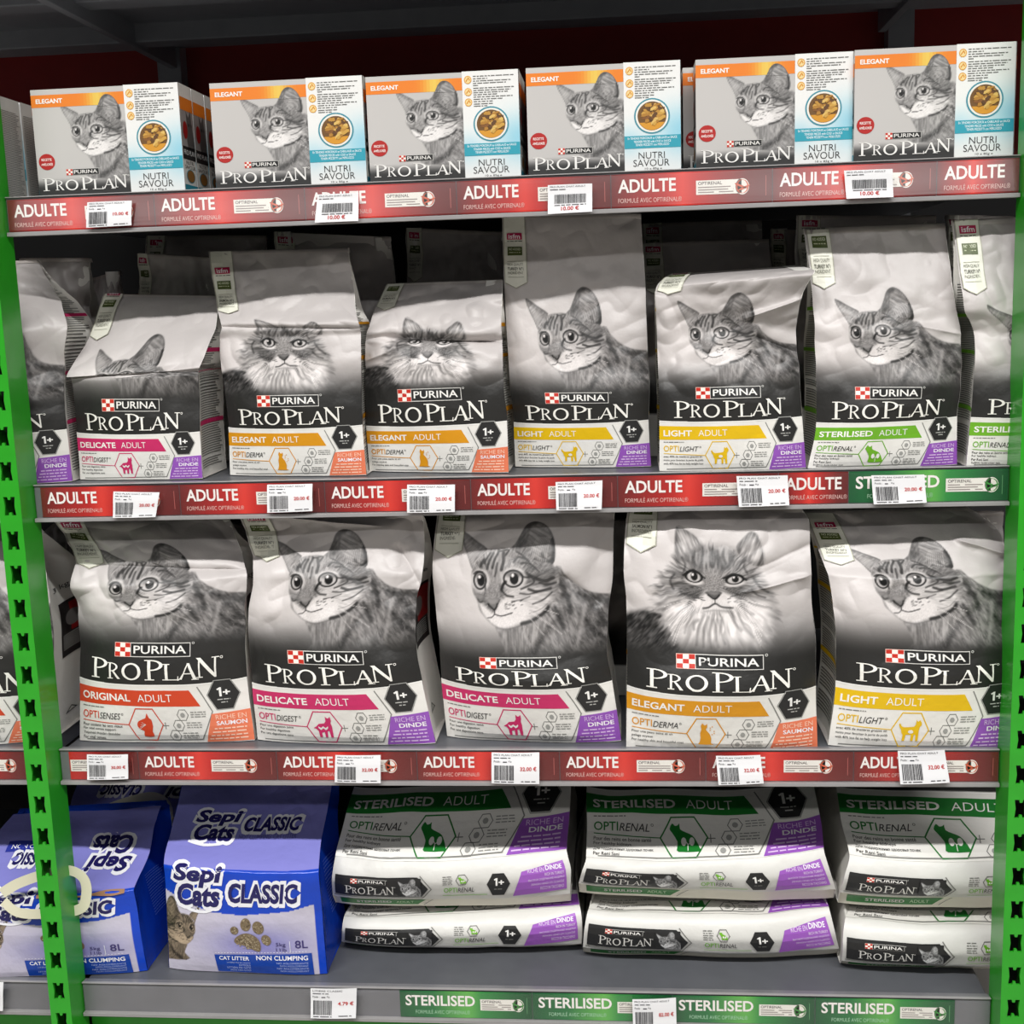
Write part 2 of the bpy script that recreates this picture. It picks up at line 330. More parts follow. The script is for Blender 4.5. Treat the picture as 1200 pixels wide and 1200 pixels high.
def cat_long(X, Y):
    p = Pt(X, Y); dx = X-565; dy = Y-470; ang = np.arctan2(dy, dx); rad = np.hypot(dx, dy)
    st = vnoise(ang*24+vnoise(X/40, Y/40, 31)*2, rad/70, 5); st2 = vnoise(ang*60, rad/40, 15); n3 = vnoise(X/40, Y/40, 8)
    fur = .58+.5*(st-.5)+.22*(st2-.5)+.2*(n3-.5)
    wob = (st-.5)*60+(st2-.5)*36
    p2x, p2y = X.copy(), Y.copy(); k_ = 1+wob/np.maximum(rad, 120)
    p.x = 565+dx*k_; p.y = 470+dy*k_
    p.fill([(-40, 700), (60, 655), (150, 632), (230, 650), (300, 740), (400, 900), (-40, 900)], .22+.3*(vnoise((X+Y)/9, (X-Y)/40, 18)-.5)+.25*(n3-.5), 26, 1, True)
    p.fill([(330, 320), (250, 420), (205, 530), (215, 650), (270, 760), (350, 860), (420, 920), (800, 920), (900, 810), (950, 700), (950, 590), (900, 480), (850, 390), (760, 300), (560, 245), (400, 255)], .68+.46*(st-.5)+.2*(st2-.5), 34, 1, True)
    p.fill([(300, 560), (440, 620), (565, 640), (700, 620), (850, 560), (890, 680), (770, 810), (560, 850), (370, 800), (260, 680)], .92+.36*(st-.5), 60, .9)
    p.x, p.y = p2x, p2y
    for k in range(22):
        r = random.Random(k); a = .15+k*.125; q = r.uniform(190, 240); e = r.uniform(290, 390)
        p.stroke([(565+q*_c(a), 470+q*_s(a)), (565+(q+e)/2*_c(a+.06), 470+(q+e)/2*_s(a+.06)), (565+e*_c(a+.02), 470+e*_s(a+.02))], r.uniform(8, 20), r.choice([.40, .5, 1.0]), 9, .5)
    # ears
    for sg, tip in ((-1, (338, 112)), (1, (835, 150))):
        if sg < 0: E_ = [tip, (400, 135), (470, 185), (515, 250), (430, 300), (345, 330), (333, 240)]
        else: E_ = [(tip[0]-25, tip[1]+5), (tip[0]+20, tip[1]+35), (880, 250), (888, 340), (820, 350), (740, 300), (715, 245), (765, 190)]
        ef = vnoise((X*sg+Y*.5)/9, (Y-X*sg*.5)/50, 21)
        p.fill(E_, .52+.4*(ef-.5), 8, 1, True); c = np.mean(E_, 0); p.fill([c+(np.array(q)-c)*.66 for q in E_], .80+.4*(ef-.5), 20, .8)
        p.stroke(E_[:4] if sg < 0 else E_[1:4], 8, .92, 5, .7); p.stroke(E_[-1:]+E_[:1] if sg < 0 else E_[-2:]+E_[:1], 10, .4, 7, .6)
    # face
    p.fill([(350, 330), (430, 262), (560, 240), (700, 262), (800, 330), (850, 420), (820, 510), (720, 590), (570, 640), (420, 590), (330, 510), (310, 420)], fur*.98, 40, .95, True)
    p.fill([(420, 270), (560, 245), (710, 270), (690, 350), (620, 380), (510, 380), (440, 350)], .46+.5*(vnoise(X/12, Y/44, 22)-.5), 26, .85)
    p.fill([(380, 440), (470, 470), (480, 540), (420, 560), (350, 500)], .36+.4*(st2-.5), 30, .8); p.fill([(640, 470), (740, 455), (810, 500), (740, 560), (660, 540)], .36+.4*(st2-.5), 30, .8)
    p.fill([(525, 360), (605, 360), (615, 460), (600, 525), (525, 525), (510, 455)], .64+.3*(st2-.5), 20, .9)
    p.fill([(470, 560), (530, 520), (570, 560), (620, 520), (690, 550), (720, 600), (640, 630), (570, 640), (490, 635), (430, 600)], .97+.1*(st2-.5), 18, .97)
    for a, wd in (([(515, 240), (505, 290), (490, 350)], 16), ([(560, 250), (575, 300), (565, 340)], 30), ([(640, 250), (632, 290), (648, 330)], 16), ([(460, 270), (450, 310), (470, 345)], 12),
                  ([(700, 270), (690, 310), (660, 350)], 12), ([(590, 290), (600, 330)], 14), ([(380, 300), (400, 340), (390, 380)], 12), ([(770, 320), (760, 350), (780, 390)], 12),
                  ([(360, 520), (400, 540), (470, 545)], 12), ([(800, 500), (830, 540), (880, 560)], 12), ([(820, 430), (850, 480), (900, 520)], 16), ([(330, 400), (305, 440), (320, 500)], 14)):
        p.stroke(a, wd, .16+.2*st2, 7, .75)
    for cx, cy, rx, ry, sl in ((450, 412, 54, 42, .22), (700, 428, 58, 36, -.12)):
        p.ell(cx, cy+30, rx+4, ry*.7, 1., 8, .95, sl); p.ell(cx, cy, rx+2, ry+1, .05, 4, 1, sl); p.ell(cx+1, cy+3, rx-13, ry-10, .88, 4, 1, sl); p.ell(cx+4, cy-2, 21, ry-13, .04, 4); p.ell(cx-5, cy-14, 8, 8, 1.1, 2)
        p.stroke([(cx-rx-10, cy-8), (cx, cy-ry-2), (cx+rx+14, cy+8)], 11, .06, 5, .9)
    p.fill([(512, 522), (565, 514), (616, 520), (590, 552), (570, 566), (545, 552)], .38, 6); p.fill([(530, 522), (566, 517), (600, 522), (570, 540)], .6, 7, .7); p.stroke([(530, 540), (568, 566), (600, 538)], 9, .07, 4); p.stroke([(570, 562), (571, 592)], 7, .12, 3)
    p.stroke([(495, 622), (530, 616), (571, 594), (612, 614), (680, 618)], 9, .16, 5, .95); p.stroke([(500, 640), (570, 632), (650, 640)], 10, .6, 7, .6)
    for k in range(18):
        r = random.Random(k+9); sg = r.choice([-1, 1]); x = 568+sg*r.uniform(60, 140); y = r.uniform(535, 590); p.stroke([(x, y), (x+sg*16, y-3)], 5.5, .22, 3, .8)
    for k in range(9):
        for sg in (-1, 1): p.stroke([(568+sg*90, 570+k*4), (568+sg*200, 580+k*14), (568+sg*(310-k*6), 610+k*26)], 3.6, 1.05, 2, .75)
    return p.g, p.cov

def bag_art_color(U, V, kind, seed=0):
    """base print of a cat food bag: pale grey top fading into black behind the portrait"""
    shp = U.shape; u = U.ravel(); v = V.ravel()
    vc = np.where(v <= .56, v, .56+(v-.56)/1.125)
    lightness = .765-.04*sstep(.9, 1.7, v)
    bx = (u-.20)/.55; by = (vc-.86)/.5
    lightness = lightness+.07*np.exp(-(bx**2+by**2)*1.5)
    black = 1-sstep(.51, .77, vc)
    base = lightness[:, None]*np.array([1., .972, .962])
    if kind == 'long':
        X = 20+1155*u; Y = 1502-1155*(np.where(v <= .56, v, .56+(v-.56)/1.05))
        m = (Y > 60) & (Y < 920); g = np.full(len(u), .5); cv = np.zeros(len(u)); g[m], cv[m] = cat_long(X[m], Y[m])
    elif kind == 'short':
        X = 100+1080*u; Y = 1440-1080*vc
        m = (Y > 60) & (Y < 920) & (X > 220); g = np.full(len(u), .5); cv = np.zeros(len(u)); g[m], cv[m] = cat_short(X[m], Y[m])
    else:
        g = np.zeros(len(u)); cv = g
    g = np.clip(g, 0.02, 1)*.9
    cat = g[:, None]*np.array([1., .975, .965])
    blk = np.clip(black*1.0, 0, 1)[:, None]
    dark = np.array([.20, .197, .19])*(.75)+0*base
    c = base*(1-blk)+dark*blk
    fade = (1-sstep(.53, .64, vc))[:, None]
    catc = cat*(1-fade*.97)+dark*fade*.97
    c = c*(1-cv[:, None])+catc*cv[:, None]
    c = np.where((v < .322-.010*(1-(2*u-1)**2))[:, None], np.array([.925, .918, .894]), c)
    return lin(np.clip(c, 0, 1)).reshape(*shp, 3)

# ------------------------------------------------------------------ artwork layouts
RND = random.Random(5)
def logo_plan(a, f, col, lay=3):
    """serif brand lettering from outlines; f maps unit square to the art"""
    def P(pts, x0, x1, y0, y1): a.poly([f(x0+(x1-x0)*p[0], y0+(y1-y0)*p[1]) for p in pts], col, lay)
    def R(x0, y0, x1, y1, bx): P([(x0, y0), (x1, y0), (x1, y1), (x0, y1)], *bx)
    def bowl(cx, cy, rx, ry, ix, iy, bx, a0=-90, a1=90, n=14):
        for k in range(n):
            t0 = math.radians(a0+(a1-a0)*k/n); t1 = math.radians(a0+(a1-a0)*(k+1)/n)
            P([(cx+ix*_c(t0), cy+iy*_s(t0)), (cx+rx*_c(t0), cy+ry*_s(t0)), (cx+rx*_c(t1), cy+ry*_s(t1)), (cx+ix*_c(t1), cy+iy*_s(t1))], *bx)
    def gP(bx, leg=False):
        R(.16, .03, .32, 1, bx); R(0, 0, .48, .05, bx); R(0, .95, .4, 1, bx); bowl(.32, .735, .62, .265, .44, .21, bx)
        if leg: P([(.42, .50), (.6, .50), (1.08, .03), (1.12, 0), (.86, 0)], *bx)
    def gN(bx):
        R(.10, .03, .17, .98, bx); P([(.0, 1), (.2, 1), (.86, .1), (.86, -.02), (.78, -.02)], *bx); R(.79, 0, .87, 1, bx); R(.68, .95, 1.0, 1, bx); R(0, 0, .28, .05, bx)
    def gA(bx):
        P([(.08, .03), (.15, .03), (.56, 1), (.48, .98)], *bx); P([(.46, 1), (.60, 1), (.96, .03), (.77, .03)], *bx); R(.68, 0, 1.06, .05, bx)
        P([(-.12, .0), (-.05, -.03), (.12, .08), (.28, .36), (.74, .36), (.74, .42), (.24, .42), (.06, .13)], *bx)
    def gL(bx): R(.18, .03, .36, 1, bx); R(0, 0, 1, .06, bx); R(0, .95, .5, 1, bx); P([(.92, 0), (1, 0), (1.03, .26), (.98, .26)], *bx)
    gP((.0, .150, .0, 1)); gP((.142, .235, .02, .80), True); bowl(.337, .40, .075, .42, .052, .34, (0, 1, 0, 1), 0, 360, 26)
    gP((.44, .592, -.02, .98)); gL((.575, .695, -.02, .78)); gA((.700, .835, -.02, .80)); gN((.828, .985, .06, 1.04))
    rr = .0085*(f(1, 0)[0]-f(0, 0)[0]); a.ring(*f(1.0, .98), rr, rr, rr*.45, col, lay, 10)
def purina(a, u0, v0, u1, v1, split=.21):
    us = u0+(u1-u0)*split; m = .05*(v1-v0); g_ = .045*(u1-u0)
    a.rect(u0-m, v0-m, us, v1+m, rgb(232, 190, 178), 1)
    w_, h_ = (us-u0)/3, (v1-v0)/3
    for i in range(3):
        for j in range(3): a.rect(u0+i*w_, v0+j*h_, u0+(i+1)*w_, v0+(j+1)*h_, rgb(196, 44, 30) if (i+j) % 2 == 0 else rgb(244, 236, 226), 2)
    a.rect(us, v0-m, u1, v1+m, rgb(215, 213, 208), 1); a.rect(us+m, v0+m*.3, u1-m*1.2, v1-m*.3, rgb(28, 28, 28), 2)
    a.text('PURINA', us+g_, v0+(v1-v0)*.2, u1-g_*1.2, v0+(v1-v0)*.82, rgb(235, 233, 228), 3, .012)
    a.ring(u1+.19*(v1-v0), v1, .08*(v1-v0), .08*(v1-v0), .04*(v1-v0), rgb(200, 200, 195), 2, 10)
def hexpts(cx, cy, r, ry=None, rot=0): return [(cx+r*_c(math.radians(60*k+rot)), cy+(ry or r)*_s(math.radians(60*k+rot))) for k in range(6)]
def icon(a, kind, cx, cy, s, col, hole):
    def T(pts, c=col, l=2, sm=2): a.poly([(cx+x*s, cy+y*s) for x, y in smooth_poly(pts, sm)], c, l)
    if kind == 'sit':       # seated cat seen from behind
        T([(-.30, .95), (-.18, .80), (-.02, .80), (.06, .92), (.08, .62), (-.02, .40), (.25, .10), (.42, -.35), (.40, -.75), (.62, -.85), (-.55, -.85), (-.50, -.70), (-.42, -.3), (-.46, .1), (-.36, .45), (-.42, .7)])
        for k in range(6): a.ell(cx+s*(.32+.16*(k % 3)), cy+s*(.55-.28*(k//2)+.1*(k % 2)), s*.05, s*.05, col, 2, 8)
    elif kind == 'walk':
        T([(-.95, .45), (-.85, .54), (-.70, .32), (-.52, .24), (-.1, .26), (.3, .30), (.42, .46), (.45, .82), (.58, .68), (.72, .80), (.88, .62), (.90, .42), (.76, .28), (.72, .0), (.72, -.78), (.54, -.78), (.48, -.32), (.36, -.30), (.32, -.78), (.14, -.78), (.12, -.30), (-.30, -.32), (-.36, -.78), (-.56, -.78), (-.54, -.35), (-.66, -.18), (-.72, .04), (-.86, .24)], sm=1)
        T([(-.1, .0), (.15, .05), (.3, -.12), (.1, -.22), (-.12, -.15)], hole, 3)
    elif kind == 'kidney':
        T([(-.72, .95), (-.55, .78), (-.35, .82), (-.25, .92), (-.22, .55), (.15, .35), (.55, .15), (.80, -.2), (.98, -.6), (.95, -.85), (-.35, -.85), (-.45, -.6), (-.42, -.2), (-.75, .35), (-.9, .6)])
        for q in (-.02, .5): a.ell(cx+q*s, cy-.22*s, .17*s, .26*s, hole, 3, 16); a.line([(cx+(q+.13)*s, cy-.2*s), (cx+.24*s, cy-.4*s), (cx+.24*s, cy-.8*s)], .05*s, hole, 3)
    elif kind == 'stand':
        T([(-.95, -.05), (-.70, .08), (-.45, .30), (.05, .36), (.2, .55), (.22, .95), (.36, .80), (.50, .80), (.64, .95), (.68, .60), (.60, .40), (.66, .10), (.64, -.80), (.44, -.80), (.36, -.28), (.2, -.32), (.16, -.8), (-.04, -.8), (-.05, -.38), (-.3, -.44), (-.3, -.8), (-.52, -.8), (-.56, -.32), (-.72, -.12)], sm=1)
        T([(-.5, .1), (-.3, -.02), (-.1, .12), (.1, -.02), (.3, .12), (.3, -.05), (.08, -.2), (-.1, -.05), (-.3, -.2), (-.5, -.05)], hole, 3)
    else:                   # head in profile with whiskers
        T([(-.55, .35), (-.2, .5), (.05, .6), (.2, .98), (.35, .6), (.55, .45), (.6, -.1), (.5, -.5), (.6, -.9), (-.25, -.9), (-.2, -.5), (-.5, -.35), (-.75, -.1), (-.72, .2)])
        for k in range(4): a.line([(cx+.0*s, cy+.05*s), (cx+(-.35-.1*k)*s, cy+(.25-.2*k)*s)], .03*s, hole, 3)

def one_plus(a, x0, y0, x1, y1):
    W, H, c = x1-x0, y1-y0, rgb(245, 244, 240); f = lambda x, y: (x0+W*x, y0+H*y)
    a.poly([f(.18, 0), f(.36, 0), f(.36, 1), f(.22, 1), f(.0, .82), f(.07, .68), f(.18, .76)], c, 3)
    a.rect(*f(.46, .36), *f(1, .52), c, 3); a.rect(*f(.66, .16), *f(.80, .72), c, 3.5)
DES = {}
def pro_art(word, opti, color, flavor, ic, tiny, logo=True, subword='ADULT', dk=None):
    key = (word, opti, tuple(color), flavor)
    if key in DES: return DES[key]
    a = Art(); rnd = random.Random(len(word)*7+ord(word[0])); GT = rgb(120, 120, 116); DT = rgb(45, 45, 44)
    top = [(1-t, .322-.010*(1-(2*t-1)**2)) for t in np.linspace(0, 1, 24)]
    a.poly([(0, -.0), (1, -.0)]+top, WHITE, 0)
    a.line([(t, .322-.010*(1-(2*t-1)**2)) for t in np.linspace(0, 1, 24)], .007, rgb(246, 245, 240), 1)
    a.poly([(0, .20), (.2, .2), (.5, .198), (.742, .196), (.69, .283), (.4, .284), (0, .29)], color, 1)
    n = len(word); wx = .03+min(.039*n, .36)
    a.text(word, .03, .222, wx, .262, rgb(248, 246, 240), 2, .022); a.text(subword, wx+.045, .222, wx+.045+.20, .262, lin(.5+.5*(np.array([.95, .94, .9]))), 2, -.006)
    a.line([(.737, .30), (.803, .165), (.76, .08), (.725, .02), (.05, .012)], .006, rgb(132, 132, 128), 1)
    a.poly(hexpts(.872, .25, .083, .086, 0), rgb(40, 40, 40), 2); a.line(hexpts(.872, .25, .087, .09, 0), .005, rgb(160, 160, 156), 1, True)
    one_plus(a, .838, .240, .908, .288); a.scribble(.838, .906, .222, .009, rgb(190, 190, 186), rnd, 3); a.scribble(.856, .89, .207, .009, rgb(190, 190, 186), rnd, 3)
    fc = rgb(150, 86, 186) if flavor == 'DINDE' else rgb(236, 128, 92)
    a.poly([(.795, .152), (1, .162), (1, .004), (.745, .004)], fc, 1); lt = rgb(225, 196, 236) if flavor == 'DINDE' else rgb(255, 214, 190)
    a.text('RICHE EN', .815, .122, .975, .146, lt, 2, -.004); a.text(flavor, .83 if flavor == 'DINDE' else .815, .092, .975, .114, rgb(250, 246, 250), 2, .02)
    for k, v in enumerate((.072, .054, .036, .018)): a.scribble(.80-.012*k, .97, v, .012, lt, rnd, 2)
    a.scribble(.03, .17, .183, .008, GT, rnd)
    a.text('OPTI', .03, .125, .135, .163, color, 2, .008); a.text(opti, .14, .125, .27, .157, DT, 2, .0, .25); a.ring(.282, .153, .005, .005, .0025, GT, 2, 8)
    a.line([(.03, .112), (.315, .10)], .004, color, 2)
    hp = hexpts(.415, .10, .1, .098, 0); a.line(hp, .006, color, 1, True); icon(a, ic, .415, .098, .066, color, WHITE)
    for k, t in enumerate(tiny): a.text(t, .03, .083-.022*k, min(.30, .03+.0085*len(t)), .099-.022*k, DT, 2, .004)
    a.rect(.508, .094, .548, .098, GT); a.rect(.526, .078, .530, .114, GT)
    for k, (x, y) in enumerate(((.635, .152), (.605, .097), (.578, .043))):
        a.line(hexpts(x, y, .032, .032, 0), .0035, GT, 1, True); a.ell(x, y, .013, .013, rgb(160, 160, 156), 2, 8)
        for j in range(3): a.scribble(x+.045, min(.78, x+.13), y+.012-.012*j, .0085, rgb(150, 150, 146), rnd)
    if logo:
        purina(a, .262, .474, .712, .552)
        logo_plan(a, lambda x, y: (.105+.77*x, .345+.112*y), rgb(240, 238, 230))
    DES[key] = a; return a
RIB = {}
def ribbon_art(l1, l2, l3):
    k = (l1, l2, l3)
    if k in RIB: return RIB[k]
    a = Art(); cr = rgb(228, 228, 214); rnd = random.Random(3); DT = rgb(70, 70, 60)
    a.poly([(.012, 1.355), (.09, 1.315), (.17, 1.355), (.17, 1.84), (.012, 1.84)], cr, 1)
    a.line([(.012, 1.84), (.012, 1.355), (.09, 1.315), (.17, 1.355), (.17, 1.84)], .005, rgb(168, 168, 150), 2)
    a.rect(.035, 1.668, .145, 1.715, rgb(178, 20, 78), 3); a.text('isfm', .048, 1.675, .132, 1.708, rgb(250, 240, 245), 4, .015)
    a.scribble(.035, .145, 1.652, .010, DT, rnd, 3)
    a.rect(.038, 1.55, .142, 1.612, rgb(74, 88, 34), 3); a.text('NO ADDED', .048, 1.586, .132, 1.603, rgb(225, 230, 200), 4, .01); a.scribble(.05, .13, 1.568, .010, rgb(200, 206, 170), rnd, 4)
    a.rect(.035, 1.505, .147, 1.508, rgb(150, 150, 130), 3)
    a.text(l1, .036, 1.472, .145, 1.494, rgb(110, 110, 98), 3); a.text(l2, .036, 1.442, .145, 1.465, DT, 3, .012); a.text(l3, .036, 1.414, .145, 1.434, rgb(110, 110, 98), 3)
    a.rect(.035, 1.39, .147, 1.393, rgb(150, 150, 130), 3)
    RIB[k] = a; return a
RIB_T = ('HIGH QUALITY', 'TURKEY N°1', 'INGREDIENT'); RIB_S = ('HIGH QUALITY', 'SALMON N°1', 'INGREDIENT')
C_PINK = rgb(206, 44, 104); C_OCHRE = rgb(222, 152, 20); C_YEL = rgb(232, 190, 8); C_GREEN = rgb(112, 178, 40); C_ORA = rgb(214, 70, 34); C_GREEN_SHADE = rgb(28, 120, 44)  # last green: the STERILISED green with shadow mixed into the colour
def D_delicate(): return pro_art('DELICATE', 'DIGEST', C_PINK, 'DINDE', 'stand', ['Pour une digestion saine', 'For healthy digestion', 'Per una digestione sana'])
def D_elegant(): return pro_art('ELEGANT', 'DERMA', C_OCHRE, 'SAUMON', 'sit', ['Pour une peau saine et un', 'pelage soyeux', 'For healthy skin and beautiful coat'])
def D_light(): return pro_art('LIGHT', 'LIGHT', C_YEL, 'DINDE', 'walk', ['avec 40% de matières grasses en', 'moins pour favoriser la perte de poids', 'with 40% less fat to help weight loss'])
def D_ster(): return pro_art('STERILISED', 'RENAL', C_GREEN, 'DINDE', 'kidney', ['Pour des reins en bonne santé', 'For healthy kidneys', 'Per Reni Sani', 'Sağlıklı böbrekler için'])
def D_orig(): return pro_art('ORIGINAL', 'SENSES', C_ORA, 'SAUMON', 'head', ['Pour soutenir les sens vitaux', 'For vital senses support', 'Yaşamsal duyuları destekler', 'For vital senses'])

# ------------------------------------------------------------------ bags
class Surf:
    """front of a bag: rows of (print height, left point, right point), smooth between them, cushion bulge and creases"""
    def __init__(s, v, L, R, bulge=.014, wr=.003, seed=0, out=(0, -1, 0), wstart=.55, vbul=(.45, 1., .5), creases=(), nf=3.0):
        s.v = np.array(v, float); s.L = np.array(L); s.R = np.array(R); s.b = bulge; s.wr = wr; s.seed = seed
        s.out = np.array(out, float)/np.linalg.norm(out); s.ws = wstart; s.vb = vbul; s.cr = creases; s.nf = nf
        s.tL = s._tan(s.L); s.tR = s._tan(s.R)
    def _tan(s, P):
        h = np.diff(s.v)[:, None]; d = np.diff(P, axis=0)/h; t = np.zeros_like(P); t[0] = d[0]; t[-1] = d[-1]
        for i in range(1, len(P)-1):
            m = d[i-1]*d[i]; w1 = 2*h[i]+h[i-1]; w2 = h[i]+2*h[i-1]
            with np.errstate(divide='ignore', invalid='ignore'): hm = (w1+w2)/(w1/d[i-1]+w2/d[i])
            t[i] = np.where(m > 0, np.nan_to_num(hm), 0)
        return t
    def _ev(s, P, T, v):
        v = np.asarray(v, float); i = np.clip(np.searchsorted(s.v, v)-1, 0, len(s.v)-2); h = (s.v[i+1]-s.v[i]); t = np.clip((v-s.v[i])/h, -.2, 1.05)[:, None]; h = h[:, None]
        return (2*t**3-3*t*t+1)*P[i]+(t**3-2*t*t+t)*h*T[i]+(-2*t**3+3*t*t)*P[i+1]+(t**3-t*t)*h*T[i+1]
    def __call__(s, u, v):
        u = np.asarray(u, float); v = np.asarray(v, float)
        P = s._ev(s.L, s.tL, v)*(1-u)[:, None]+s._ev(s.R, s.tR, v)*u[:, None]
        q = np.abs(2*np.clip(u, 0, 1)-1); vt = (v-s.v[0])/(s.v[-1]-s.v[0])
        prof = np.interp(vt, [0, .03, .25, .6, 1], [s.vb[0]*.55, s.vb[0], s.vb[1], s.vb[2], .02])
        d = s.b*prof*(1-q**2.4)-.003*q**6
        k = .25+.75*sstep(s.ws-.25, s.ws+.25, v); edge = .55+.45*(1-(1-q)**2)
        n = (vnoise(u*s.nf, v*s.nf*1.3, s.seed)-.5)*1.3+(vnoise(u*7+v*4, v*8-u*3, s.seed+1)-.5)*.5
        # sharp creases: folded noise
        n = n+.45*(np.abs(vnoise(u*4.3+v*1.7, v*4.1-u*2, s.seed+2)-.5)*2-.5)
        n = n+.30*(np.abs(vnoise(u*9+v*3, v*8.5-u*4, s.seed+4)-.5)*2-.5)*sstep(.5, .8, v)
        d = d+1.5*s.wr*n*k*edge
        for (a, b, dep, wd) in s.cr:
            ax, ay = a; ex, ey = b[0]-a[0], b[1]-a[1]; L2 = ex*ex+ey*ey; t = ((u-ax)*ex+(v-ay)*ey)/L2
            dist = ((u-ax)*ey-(v-ay)*ex)/math.sqrt(L2); m = sstep(-.1, .15, t)*(1-sstep(.85, 1.1, t))
            d = d+dep*m*np.exp(-np.abs(dist)/wd)*sstep(.60, .72, v) if v.min() < 2 and s.v[-1] > 1.0 and s.L.shape[0] > 5 and s.v[0] == 0 else d+dep*m*np.exp(-np.abs(dist)/wd)
        return P+s.out*d[:, None]

def rows_px(rows, deck, yoff=0.):
    """rows: (v, (lx,ly), (rx,ry), dy) in picture coordinates; the first row stands on the deck"""
    v0, l, r, d0 = rows[0]; L = [at_z(*l, deck)]; R = [at_z(*r, deck)]
    yl, yr = L[0][1], R[0][1]; ym = (yl+yr)/2; yl = ym+max(-.02, min(.02, yl-ym)); yr = ym+max(-.02, min(.02, yr-ym)); yl += yoff; yr += yoff
    L[0] = at_y(*l, yl); R[0] = at_y(*r, yr); L[0][2] = R[0][2] = deck+.0012; V = [v0]
    for (v, l, r, d) in rows[1:]:
        dl, dr = (d, d) if np.isscalar(d) else d
        L.append(at_y(*l, yl+dl)); R.append(at_y(*r, yr+dr)); V.append(v)
    return V, L, R

def gusset(S, u, D, vtop, cl, color, rnd, side, lines=True, base=None, bands=(.36, .80, 1.15)):
    mb = MB(); vs = np.linspace(S.v[0], S.v[-1], 46); ss = np.linspace(0, 1, 9); P = np.zeros((len(vs), len(ss), 3))
    def G(sv, vv):
        E_ = S(np.full(len(vv), u, float), vv); dd = D*(1-sstep(cl, vtop, vv))+.004
        fold = np.sin(np.pi*sv)*(.006+.016*sstep(cl*.7, vtop, vv))
        E_ = E_.copy(); E_[:, 0] += (fold if side < 0 else -fold)+.0015*(vnoise(sv*3, vv*6, 11)-.5); E_[:, 1] += sv*dd
        return E_
    sg, vg = np.meshgrid(ss, vs); P = G(sg.ravel(), vg.ravel()).reshape(len(vs), len(ss), 3)
    if side > 0: pass
    mb.grid(P if side > 0 else P[:, ::-1], base if base is not None else rgb(236, 234, 228))
    if lines == 'pic':
        a = Art(); a.text('3 kg e', .15, .90, .85, .95, rgb(40, 40, 40)); a.rect(.25, .48, .92, .82, rgb(44, 40, 40)); a.rect(.5, .62, .92, .80, rgb(150, 24, 26), 2); a.ell(.55, .70, .18, .05, rgb(120, 116, 114), 3)
        for k in range(8): a.scribble(.30, .85, .52+.012*k, .008, rgb(200, 200, 196), rnd, 2)
        a.poly([(.3, .10), (.6, .10), (.45, .14)], rgb(70, 70, 68), 1); a.poly([(.36, .108), (.54, .108), (.45, .132)], rgb(226, 224, 216), 2)
        a.lay(mb, lambda u_, v_: G(np.asarray(u_), np.asarray(v_)), .0004, .0002, .13, .05)
    elif lines:
        a = Art(); v = .06
        while v < S.v[-1]*.80:
            if rnd.random() < .93: a.rect(.07, v, .07+rnd.uniform(.70, .86), v+.0065, rgb(96, 96, 92))
            v += .0165
        for b in bands: a.rect(.02, b, .98, b+.03, color, 2)
        f = (lambda u_, v_: G(np.asarray(u_), np.asarray(v_))) if side > 0 else (lambda u_, v_: G(1-np.asarray(u_), np.asarray(v_)))
        a.lay(mb, f, .0004, .0002, .13, .05)
    return mb

